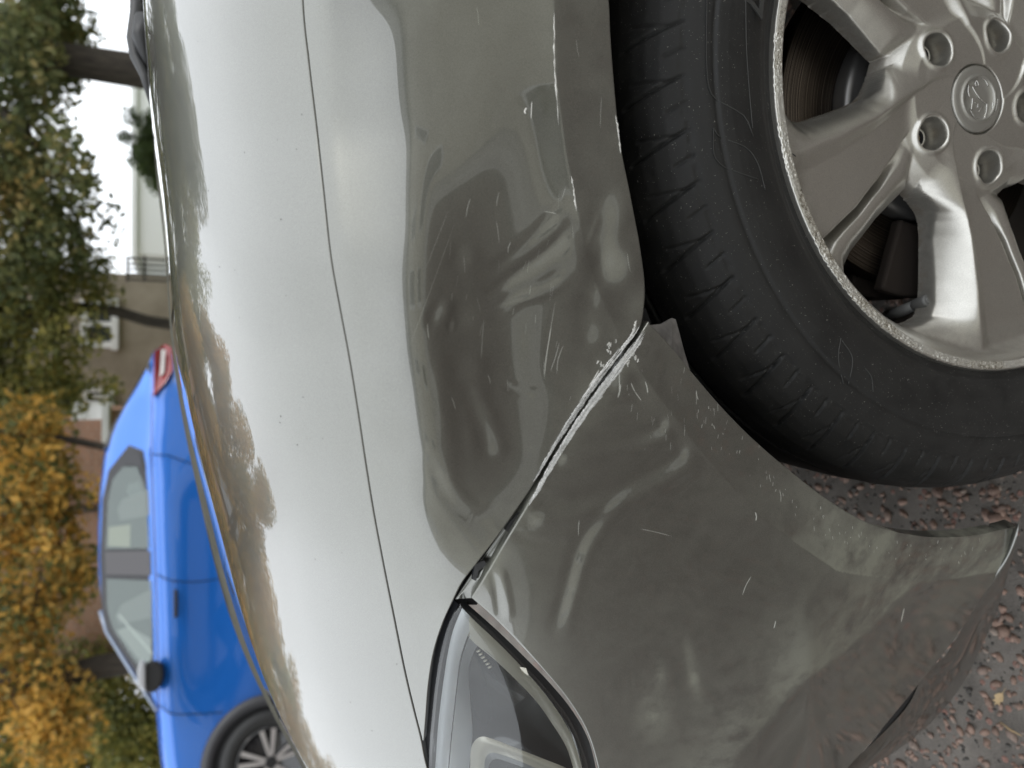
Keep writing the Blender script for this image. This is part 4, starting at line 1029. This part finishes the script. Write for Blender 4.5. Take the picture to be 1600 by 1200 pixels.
bl('tailgate_badge_panel', MB().box((3.27, .55, 1.03), (.05, .35, .10)), mat('pale_plate', (.75, .75, .72), .4), bevel=.01)
sl = MB()
for pts in ([(.50, -.004, 1.07), (.43, -.012, 1.00), (.40, -.02, .85), (.38, -.03, .66)], [(1.40, .012, 1.10), (1.34, -.008, 1.0), (1.31, -.008, .80), (1.33, -.004, .5)], [(2.30, .0, 1.14), (2.28, -.02, 1.02), (2.20, -.03, .84)]):
    q = MB().tube(spline(pts, 10), .0035, 6); q.build('panel_gap', M_void, blue)
q = MB().tube(spline([(.45, -.0, 1.075), (1.2, .0, 1.09), (2.2, .0, 1.13), (2.8, .0, 1.135)], 30), .0040, 6); q.build('window_seal', mat('purple_grey_edge', (.12, .12, .25), .3), blue, True)
mbq = MB(); mbq.box((1.17, -.035, .965), (.20, .03, .028)); h_ = bl('door_handle', mbq, M_trim, bevel=.01)
mbq = MB()
ar = np.linspace(0, 2 * math.pi, 18, endpoint=False)
mbq.poly([(.70 + .10 * math.cos(a) * (1 if math.cos(a) > 0 else 1.1), -.16 + .0, 1.115 + .075 * math.sin(a)) for a in ar], (0, .20, 0)); mbq.box((.74, .02, 1.06), (.07, .14, .03))
mir = bl('door_mirror', mbq, M_trim, bevel=.015)

MB().poly([(.60, -.19, 1.150), (.80, -.19, 1.155), (.815, -.19, 1.185), (.75, -.19, 1.205), (.64, -.19, 1.200)], (0, .12, 0)).build('mirror_cap', mat('pale_mirror_cap', (.45, .46, .48), .3, 0, Coat_Weight=1.0), mir, bevel=.012)
# wheels with black arch trims
def arcband(cx, cz, r0, r1, a0, a1, y, th_, n=40):
    V = []; 
    for t in np.linspace(R_(a0), R_(a1), n):
        for r, yy in ((r0, y), (r1, y + .012), (r1, y + th_), (r0, y + th_)): V.append((cx + r * math.cos(t), yy, cz + r * math.sin(t)))
    return MB().add(V, [(i * 4 + q, i * 4 + (q + 1) % 4, i * 4 + 4 + (q + 1) % 4, i * 4 + 4 + q) for i in range(n - 1) for q in range(4)] + [(0, 1, 2, 3), (4 * n - 4, 4 * n - 1, 4 * n - 2, 4 * n - 3)])
M_rub = mat('tyre_black', (.02, .02, .02), .6); M_spk = mat('machined_spoke', (.62, .60, .60), .3, .8)
for cx_ in (0.0, 2.55):
    bl('arch_trim', arcband(cx_, .36, .375, .455, -18, 198, -.062, .05), M_dgrey, True)
    al = np.linspace(0, 2 * math.pi, 40, endpoint=False)
    bl('wheel_well_shade_disc', MB().poly([(cx_ + .38 * math.cos(a), -.045, .36 + .38 * math.sin(a)) for a in al], (0, .03, 0)), M_void)  # flat dark disc stands in for the shade inside the arch
    V = []; pf = [(.235, -.075), (.245, -.088), (.29, -.096), (.325, -.088), (.345, -.065), (.347, .10), (.235, .10)]
    for t in np.linspace(0, 2 * math.pi, 64, endpoint=False):
        for r, y in pf: V.append((cx_ + r * math.cos(t), y, .347 + r * math.sin(t)))
    w_ = MB().add(V, [(i * 7 + j, i * 7 + j + 1, ((i + 1) % 64) * 7 + j + 1, ((i + 1) % 64) * 7 + j) for i in range(64) for j in range(6)]).build('wheel', M_rub, blue, True)
    V = []; pf = [(.238, -.078), (.232, -.090), (.222, -.088), (.215, -.05), (.001, -.045)]
    for t in np.linspace(0, 2 * math.pi, 64, endpoint=False):
        for r, y in pf: V.append((cx_ + r * math.cos(t), y, .347 + r * math.sin(t)))
    MB().add(V, [(i * 5 + j, i * 5 + j + 1, ((i + 1) % 64) * 5 + j + 1, ((i + 1) % 64) * 5 + j) for i in range(64) for j in range(4)]).build('rim', mat('gloss_black_rim', (.02, .02, .022), .25, 0, Coat_Weight=1.0), w_, True)
    for kq in range(10):
        a = R_(20 + 36 * kq + (7 if kq % 2 else -7)); da = .030 if kq % 2 else .030
        r0_, r1_ = .035, .222
        u1 = (math.cos(a), math.sin(a)); n1_ = (-u1[1], u1[0]); wi, wo = .012, .026
        pts = [(cx_ + u1[0] * r0_ + n1_[0] * wi, -.086, .347 + u1[1] * r0_ + n1_[1] * wi), (cx_ + u1[0] * r1_ + n1_[0] * wo, -.086, .347 + u1[1] * r1_ + n1_[1] * wo),
               (cx_ + u1[0] * r1_ - n1_[0] * wo * .3, -.086, .347 + u1[1] * r1_ - n1_[1] * wo * .3), (cx_ + u1[0] * r0_ - n1_[0] * wi, -.086, .347 + u1[1] * r0_ - n1_[1] * wi)]
        MB().poly(pts, (0, .02, 0)).build('spoke', M_spk, w_)
    MB().poly([(cx_ + .04 * math.cos(a), -.092, .347 + .04 * math.sin(a)) for a in al], (0, .02, 0)).build('hub_cap', M_trim, w_)

# ------------------------------------------------------------------ buildings beyond
def wallbox(x0, x1, y0, y1, z0, z1): return MB().box(((x0 + x1) / 2, (y0 + y1) / 2, (z0 + z1) / 2), (x1 - x0, y1 - y0, z1 - z0))
def px(x, y, Y): p = at(np.array(float(x)), np.array(float(y)), Y); return float(p[0]), float(p[2])
M_render = mat('beige_render', (.36, .31, .24), .9); k = N(M_render); k.set('Base Color', k.ramp(k.noise(1.2, 8, .65), [(.3, (.26, .22, .165)), (.7, (.40, .345, .27))])); k.l(k.bump(k.noise(40, 6), .4, .01), k.b.inputs['Normal'])
M_white = mat('white_gloss_frame', (.80, .80, .78), .4); M_pane = mat('dark_window_pane', (.04, .045, .045), .08, 0, Coat_Weight=1.0)
M_roof = mat('grey_slate_roof', (.10, .10, .105), .7)
def window(parent, xa, ya, xb_, yb_, Y, fr=.10, mull=True):
    X0, Zt = px(xa, yb_, Y); X1, Zb = px(xb_, ya, Y)
    X0, X1 = sorted((X0, X1)); Zb, Zt = sorted((Zb, Zt))
    f = MB()
    for c, d in ((((X0 + X1) / 2, Y - .03, Zt - fr / 2), (X1 - X0, .10, fr)), (((X0 + X1) / 2, Y - .05, Zb + fr / 2), (X1 - X0 + .1, .16, fr)),
                 ((X0 + fr / 2, Y - .031, (Zb + Zt) / 2), (fr, .10, Zt - Zb - 2 * fr)), ((X1 - fr / 2, Y - .031, (Zb + Zt) / 2), (fr, .10, Zt - Zb - 2 * fr))): f.box(c, d)
    if mull: f.box(((X0 + X1) / 2, Y - .032, (Zb + Zt) / 2), (fr * .7, .09, Zt - Zb - 2 * fr))
    w = f.build('window', M_white, parent)
    MB().box(((X0 + X1) / 2, Y - .006, (Zb + Zt) / 2), (X1 - X0 - fr, .02, Zt - Zb - fr)).build('pane', M_pane, w)
YB = 20.0
bx0, _ = px(200, 655, YB); bx1, _ = px(200, 428, YB)
bh = empty('rendered_house', ((bx0 + bx1) / 2, YB + 3, 0), 'beige rendered house with small white framed windows behind the blue car', 'house')
wallbox(bx0, bx1, YB, YB + 7, 0, 6.2).build('wall', M_render, bh)
MB().poly([(bx0 - .2, YB - .3, 6.2), (bx1 + .2, YB - .3, 6.2), (bx1 + .2, YB + 3.5, 8.4), (bx0 - .2, YB + 3.5, 8.4)], (0, 0, .12)).poly([(bx0 - .2, YB + 7.3, 6.2), (bx1 + .2, YB + 7.3, 6.2), (bx1 + .2, YB + 3.5, 8.4), (bx0 - .2, YB + 3.5, 8.4)], (0, 0, .12)).build('roof', M_roof, bh)
window(bh, 185, 543, 126, 470, YB, .15); window(bh, 178, 633, 130, 606, YB, .10); window(bh, 60, 540, 5, 470, YB, .12)
YK = 17.0
kx0, _ = px(160, 1060, YK); kx1, kz = px(168, 640, YK)
M_brick = mat('orange_brick', (.36, .19, .11), .85); k = N(M_brick)
bt = k.n('TexBrick'); mpn = k.n('Mapping'); mpn.inputs['Rotation'].default_value = (R_(90), 0, 0); k.l(k.pos(), mpn.inputs['Vector']); k.l(mpn.outputs[0], bt.inputs['Vector'])
bt.inputs['Scale'].default_value = 1; bt.inputs['Brick Width'].default_value = .225; bt.inputs['Row Height'].default_value = .075; bt.inputs['Mortar Size'].default_value = .008
bt.inputs['Color1'].default_value = (.40, .20, .12, 1); bt.inputs['Color2'].default_value = (.30, .15, .09, 1); bt.inputs['Mortar'].default_value = (.33, .29, .24, 1); k.set('Base Color', k.mix(k.rng(k.noise(.8, 5), .3, .7, 0, .35), bt.outputs[0], (.34, .22, .15)))
kh = empty('brick_house', ((kx0 + kx1) / 2, YK + 3, 0), 'orange brick house with white fascia and brown downpipe behind the orange trees', 'house')
wallbox(kx0, kx1, YK, YK + 2.6, 0, 5.6).build('wall', M_brick, kh)
a_ = px(172, 655, YK - .3); b_ = px(112, 630, YK - .3)
MB().box(((a_[0] + b_[0]) / 2, YK - .1, (a_[1] + b_[1]) / 2), (abs(b_[0] - a_[0]), .5, abs(b_[1] - a_[1]))).build('door_surround', M_white, kh)
a_ = px(170, 690, YK - .3); b_ = px(163, 632, YK - .3)
MB().box(((a_[0] + b_[0]) / 2, YK - .35, (a_[1] + b_[1]) / 2), (abs(b_[0] - a_[0]), .6, .12)).build('canopy', M_white, kh)
dpx, _ = px(100, 797, YK); MB().tube([(dpx, YK - .08, 0), (dpx, YK - .08, 5.5)], .07, 12).build('downpipe', mat('brown_pipe', (.05, .035, .03), .5), kh, True)
MB().poly([(kx0 - .2, YK - .3, 5.6), (kx1 + .2, YK - .3, 5.6), (kx1 + .2, YK + 1.3, 7.2), (kx0 - .2, YK + 1.3, 7.2)], (0, 0, .12)).poly([(kx0 - .2, YK + 2.9, 5.6), (kx1 + .2, YK + 2.9, 5.6), (kx1 + .2, YK + 1.3, 7.2), (kx0 - .2, YK + 1.3, 7.2)], (0, 0, .12)).build('roof', M_roof, kh)
window(kh, 70, 740, 20, 700, YK, .10)
# pale rendered building far right, nearly lost in the bright sky
YW = 26.0
wx0, _ = px(200, 395, YW); wx1, _ = px(200, 20, YW)
M_pale = mat('white_render', (.90, .90, .88), .8)
wh = empty('white_house', ((wx0 + wx1) / 2, YW + 3, 0), 'pale white rendered house with a flat roof beside the tall dark trunk', 'house')
wallbox(wx0, wx1, YW, YW + 8, 0, 2.1).build('wall', M_pale, wh)
wallbox(wx0 - .15, wx1 + .15, YW - .15, YW + 8.15, 2.102, 2.25).build('flat_roof', M_pale, wh)
# garden railing by the beige house: two posts and rungs
YR = 17.5
rl = empty('garden_railing', (px(240, 420, YR)[0], YR, 0), 'dark metal railing standing beside the beige rendered house', 'railing')
M_iron = mat('dark_iron', (.05, .045, .04), .6)
for yy in (403, 412, 420, 428, 436):
    X, Z = px(197, yy, YR); MB().box((X, YR, Z / 2), (.045, .045, Z)).build('upright', M_iron, rl)
for xx in (199, 226):
    X0, Z0 = px(xx, 440, YR); X1, Z1 = px(xx, 400, YR); MB().box(((X0 + X1) / 2, YR, Z0), (X1 - X0, .05, .05)).build('rail', M_iron, rl)

# street behind the camera, which the paint mirrors
M_rbrick = mat('red_brown_brick', (.17, .105, .075), .85)
k = N(M_rbrick); k.set('Base Color', k.ramp(k.noise(2.0, 7), [(.3, (.53, .50, .425)), (.7, (.66, .63, .55))]))
tb = empty('terraced_block', (0, -9, 0), 'pale beige terrace with slate roof and white windows on the near side of the street', 'building')
wallbox(-26, 26, -13.5, -8.0, 0, 5.6).build('wall', M_rbrick, tb)
MB().poly([(-26.3, -7.7, 5.55), (26.3, -7.7, 5.55), (26.3, -10.75, 8.1), (-26.3, -10.75, 8.1)], (0, 0, .12)).poly([(-26.3, -13.8, 5.55), (26.3, -13.8, 5.55), (26.3, -10.75, 8.1), (-26.3, -10.75, 8.1)], (0, 0, .12)).build('roof', M_roof, tb)
fr0 = None
for i in range(10):
    for zc in (1.5, 4.2):
        X = -23.5 + i * 5.2
        w = MB().box((X, -7.97, zc), (1.5, .14, 1.5)).build('window', M_white, tb)
        MB().box((X, -7.90, zc), (1.25, .03, 1.25)).build('pane', M_pane, w)
# ------------------------------------------------------------------ trees
M_bark = mat('dark_bark', (.045, .037, .028), .9); k = N(M_bark)
mp = k.n('Mapping'); mp.inputs['Scale'].default_value = (9, 9, 1.6); k.l(k.pos(), mp.inputs['Vector'])
nb = k.noise(2.2, 7, .65, mp.outputs[0]); k.set('Base Color', k.ramp(nb, [(.3, (.022, .018, .014)), (.7, (.085, .07, .052))])); k.l(k.bump(nb, .8, .03), k.b.inputs['Normal'])
def leafmat(name, stops):
    m = mat(name, (.1, .1, .02), .6); k = N(m)
    isl = k.n('NewGeometry').outputs['Random Per Island']; big = k.noise(.9, 3, .5)
    v = k.math('ADD', k.math('MULTIPLY', isl, .55), k.math('MULTIPLY', k.rng(big, .3, .7, 0, 1), .45))
    c = k.ramp(v, stops); k.set('Base Color', c)
    tl = k.n('BsdfTranslucent'); k.l(c, tl.inputs['Color']); msx = k.n('MixShader'); msx.inputs[0].default_value = .42
    out = [q for q in k.t.nodes if q.type == 'OUTPUT_MATERIAL'][0]
    k.l(k.b.outputs[0], msx.inputs[1]); k.l(tl.outputs[0], msx.inputs[2]); k.l(msx.outputs[0], out.inputs[0]); return m
L_green = leafmat('green_leaves', [(.15, (.06, .08, .028)), (.45, (.12, .14, .05)), (.7, (.21, .21, .075)), (.92, (.42, .30, .10))])
L_yg = leafmat('yellow_green_leaves', [(.15, (.08, .095, .03)), (.4, (.19, .20, .06)), (.7, (.36, .32, .08)), (.95, (.55, .38, .09))])
L_or = leafmat('orange_leaves', [(.12, (.09, .11, .035)), (.28, (.17, .18, .05)), (.42, (.42, .28, .07)), (.6, (.64, .37, .07)), (.85, (.78, .47, .10)), (1, (.26, .25, .07))])
L_ev = leafmat('evergreen_sprays', [(.2, (.04, .07, .02)), (.6, (.09, .13, .04)), (.9, (.14, .18, .06))])
def leaves(centers, rads, n, size, seed):
    r = np.random.default_rng(seed); w = np.array(rads).prod(1); idx = r.choice(len(centers), n, p=w / w.sum())
    d = r.normal(0, 1, (n, 3)); d /= np.linalg.norm(d, axis=1, keepdims=True); q = r.uniform(0, 1, n) ** (1 / 2.2)
    c = np.array(centers)[idx] + d * q[:, None] * np.array(rads)[idx]
    a = r.normal(0, 1, (n, 3)); a /= np.linalg.norm(a, axis=1, keepdims=True); b = np.cross(a, r.normal(0, 1, (n, 3))); b /= np.linalg.norm(b, axis=1, keepdims=True)
    s_ = size * r.uniform(.6, 1.3, (n, 1)); a = a * s_; b = b * s_ * .62
    V = np.stack([c - a, c - b * .9 + a * .1, c + a, c + b * .9 + a * .1], 1).reshape(-1, 3)
    return V, np.arange(4 * n).reshape(n, 4)
def tree(name, base, trunk, lobes, n, size, lm, label, cat='tree', seed=1, tw=.16, sub=8):
    r = random.Random(seed); rn = np.random.default_rng(seed)
    o = empty(name, base, label, cat)
    mbt = MB(); mbt.tube(spline(trunk, 12), list(np.linspace(tw, tw * .55, 12)), 14).build('trunk', M_bark, o, True)
    top = np.array(trunk[-1]); mid = np.array(trunk[-2])
    mbb = MB(); cs, rs = [], []
    for (c, rad) in lobes:
        c = np.array(c, float); s0 = mid + (top - mid) * r.uniform(0, 1)
        mp_ = (s0 + c) / 2 + np.array([r.uniform(-.2, .2), r.uniform(-.2, .2), -.1]) * rad[0]
        mbb.tube(spline([s0, mp_, c], 8), list(np.linspace(tw * .42, tw * .10, 8)), 8)
        for _ in range(sub):
            d = rn.normal(0, 1, 3); d /= np.linalg.norm(d); e = c + d * np.array(rad) * rn.uniform(.35, .95)
            mbb.tube(spline([c - d * .1, (c + e) / 2 + rn.normal(0, .08, 3), e], 5), [tw * .10, tw * .07, tw * .05, tw * .035, tw * .02], 5)
            cs.append(e); rs.append(np.array(rad) * rn.uniform(.28, .50))
        cs.append(c); rs.append(np.array(rad) * .55)
    mbb.build('branches', M_bark, o, True)
    V, Fv = leaves(cs, rs, n, size, seed); link('crown', mesh_from('crown', V, Fv), lm, o, False)
    return o
def P3(x, y, Y): return tuple(float(v) for v in at(np.array(float(x)), np.array(float(y)), Y))
# tall green tree with the thick dark trunk
b = P3(230, 103, 12); b = (b[0] - .1, 12, 0)
t1 = [b, P3(225, 112, 12), P3(120, 96, 12), P3(20, 75, 12), (P3(20, 75, 12)[0] + .2, 12.2, 4.6), (P3(20, 75, 12)[0] + .1, 12.2, 6.5)]
lob = [(P3(70, 60, 12.5), (1.6, 1.4, .95)), (P3(40, 200, 12), (1.5, 1.4, 1.0)), (P3(95, 270, 11.5), (1.0, 1.0, .55)), (P3(30, 330, 12), (1.3, 1.3, .9)), (P3(85, 20, 12), (1.2, 1.2, .8)),
       ((5.2, 12, 5.2), (2.2, 2.0, 1.5)), ((3.2, 12.5, 5.0), (1.9, 1.9, 1.4)), ((4.2, 12, 7.4), (2.2, 2.0, 1.6)), ((6.6, 12.5, 6.4), (1.9, 1.8, 1.5)), ((2.8, 11.5, 3.8), (1.2, 1.2, .8)), (P3(120, 370, 12.5), (.8, .8, .5))]
tree('broadleaf_tree', b, t1, lob, 46000, .060, L_green, 'tall green leaved tree on a thick dark trunk beside the white house', seed=3, tw=.27)
b = (P3(200, 500, 13)[0], 13, 0)
t2 = [b, P3(262, 508, 13), P3(190, 488, 13), P3(120, 480, 13), P3(40, 490, 13), (1.3, 13, 5.0)]
lob = [(P3(75, 430, 13), (1.2, 1.1, .9)), (P3(90, 520, 12.6), (1.0, 1.0, .7)), (P3(20, 470, 13), (1.5, 1.4, 1.0)), (P3(95, 600, 13.2), (1.0, 1.0, .8)), (P3(25, 600, 13), (1.4, 1.2, .9)), ((1.3, 13, 5.2), (2.2, 1.8, 1.4)), ((0.2, 13, 6.6), (1.8, 1.6, 1.3)), ((2.4, 12.6, 6.8), (1.6, 1.6, 1.2)), (P3(150, 460, 13.3), (.6, .6, .45))]
tree('broadleaf_tree', b, t2, lob, 30000, .055, L_yg, 'sparse yellow green tree with forked dark trunk before the beige house', seed=5, tw=.10)
b = (P3(150, 700, 11)[0], 11, 0)
t3 = [b, P3(162, 700, 11), P3(120, 690, 11), P3(60, 680, 11), (P3(20, 700, 11)[0], 11, 4.8)]
lob = [(P3(40, 690, 11), (1.1, 1.0, .75)), (P3(60, 790, 10.5), (.9, .9, .65)), (P3(20, 840, 11), (1.2, 1.1, .9)), ((-.6, 11, 4.6), (1.7, 1.5, 1.2)), ((-1.9, 11, 5.0), (1.7, 1.5, 1.2)), ((-1.0, 11.2, 6.6), (1.6, 1.5, 1.2)), (P3(95, 850, 10.8), (.6, .6, .45))]
tree('broadleaf_tree', b, t3, lob, 32000, .055, L_or, 'slender orange leaved tree in front of the brick house', seed=8, tw=.06)
b = (P3(200, 1030, 10)[0] + .1, 10, 0)
t4 = [b, P3(215, 1032, 10), P3(160, 1040, 10), P3(90, 1062, 10), P3(10, 1050, 10), (P3(10, 1050, 10)[0] + .2, 10, 5.0)]
lob = [(P3(60, 950, 9.8), (1.0, 1.0, .85)), (P3(30, 1060, 10), (1.1, 1.0, .9)), (P3(70, 1150, 10), (1.0, .9, .8)), (P3(105, 900, 10.2), (.6, .6, .45)), ((-3.4, 10, 4.8), (1.8, 1.5, 1.3)), ((-5.0, 10.3, 4.4), (1.6, 1.5, 1.3)), ((-2.4, 10.2, 6.3), (1.6, 1.5, 1.2)), ((-4.4, 10, 6.8), (1.7, 1.5, 1.2))]
tree('broadleaf_tree', b, t4, lob, 38000, .052, L_or, 'golden orange tree with a stout leaning trunk behind the blue car bonnet', seed=11, tw=.17)
b = (P3(200, 1150, 16)[0], 16, 0)
lob = [(P3(150, 1080, 16), (1.3, 1.2, 1.0)), (P3(160, 1170, 16), (1.5, 1.3, 1.2)), (P3(215, 1130, 15.5), (1.3, 1.2, .9)), (P3(120, 1240, 16), (1.6, 1.4, 1.4)), (P3(225, 1200, 15.5), (1.4, 1.2, .9)), ((-9, 16, 6), (2.4, 2, 1.8)), (P3(60, 1180, 16), (1.6, 1.4, 1.2))]
tree('broadleaf_tree', b, [b, (b[0], 16, 1.5), (b[0] + .2, 16, 3), (b[0] + .1, 16, 5)], lob, 30000, .060, L_yg, 'dull green tree with bright sky gaps at the bonnet end of the blue car', seed=13, tw=.16)
# clipped evergreen in front of the white house
b = (P3(240, 240, 15)[0], 15, 0)
lob = [(P3(238, 215, 15), (.42, .4, .42)), (P3(232, 250, 15), (.40, .4, .40)), (P3(250, 275, 15), (.42, .4, .42)), (P3(262, 230, 15), (.7, .6, .6)), (P3(214, 185, 15), (.22, .2, .22)), (P3(206, 215, 15), (.2, .2, .3))]
tree('conifer_shrub', b, [b, (b[0], 15, .4), (b[0], 15, .9), (b[0], 15, 1.3)], lob, 12000, .035, L_ev, 'small feathery evergreen rising above the bonnet before the white house', 'shrub', 17, .05, 10)
lob = [((b[0] + i * 1.1 - 5, 21 + (i % 3), 1.0), (1.2, .8, .9)) for i in range(-6, 3)]
bq = (b[0] - 8, 21, 0)
tree('mixed_shrub', bq, [bq, (bq[0], 21, .3), (bq[0], 21, .6), (bq[0], 21, .8)], lob, 6000, .08, L_green, 'low green shrubs growing under the trees by the houses', 'shrub', 19, .05, 5)
wood = [((-26 + i * 2.6, 26 + (i * 7) % 5, (5.6 if i < 7 else 7.0 if i < 11 else 11.5) + ((i * 5) % 4) * .6), (3.3, 2.2, 5.2 if i < 7 else 6.2 if i < 11 else 4.8)) for i in range(23)]
for i in (0, 8, 15):
    grp = wood[i:i + 8]; bx = grp[3][0][0]; b = (bx, 32, 0)
    tree('tree_belt', b, [b, (bx, 32, 2), (bx, 32, 4), (bx, 32, 7)], grp, 60000, .115, (L_or, L_yg, L_green)[(i // 7) % 3], ('belt of orange trees far behind the golden tree', 'belt of yellow green trees far behind the beige house', 'belt of green trees far behind the white house')[(i // 7) % 3], 'trees', 50 + i, .3, 12)
# taller trees down the street, seen only in the bonnet's reflection and past the others
for i, (X, Y, Hh, lm, lab) in enumerate(((9.5, 12, 9, L_green, 'large green tree at the far right of the street'),)):
    b = (X, Y, 0); lob = [((X + rng.normal(0, 1.3), Y + rng.normal(0, 1), Hh * rng.uniform(.45, .95)), (1.7, 1.5, 1.3)) for _ in range(7)]
    tree('broadleaf_tree', b, [b, (X, Y, 1.5), (X + .2, Y, 3), (X, Y, 5)], lob, 9000, .10, lm, lab, seed=30 + i, tw=.18, sub=5)
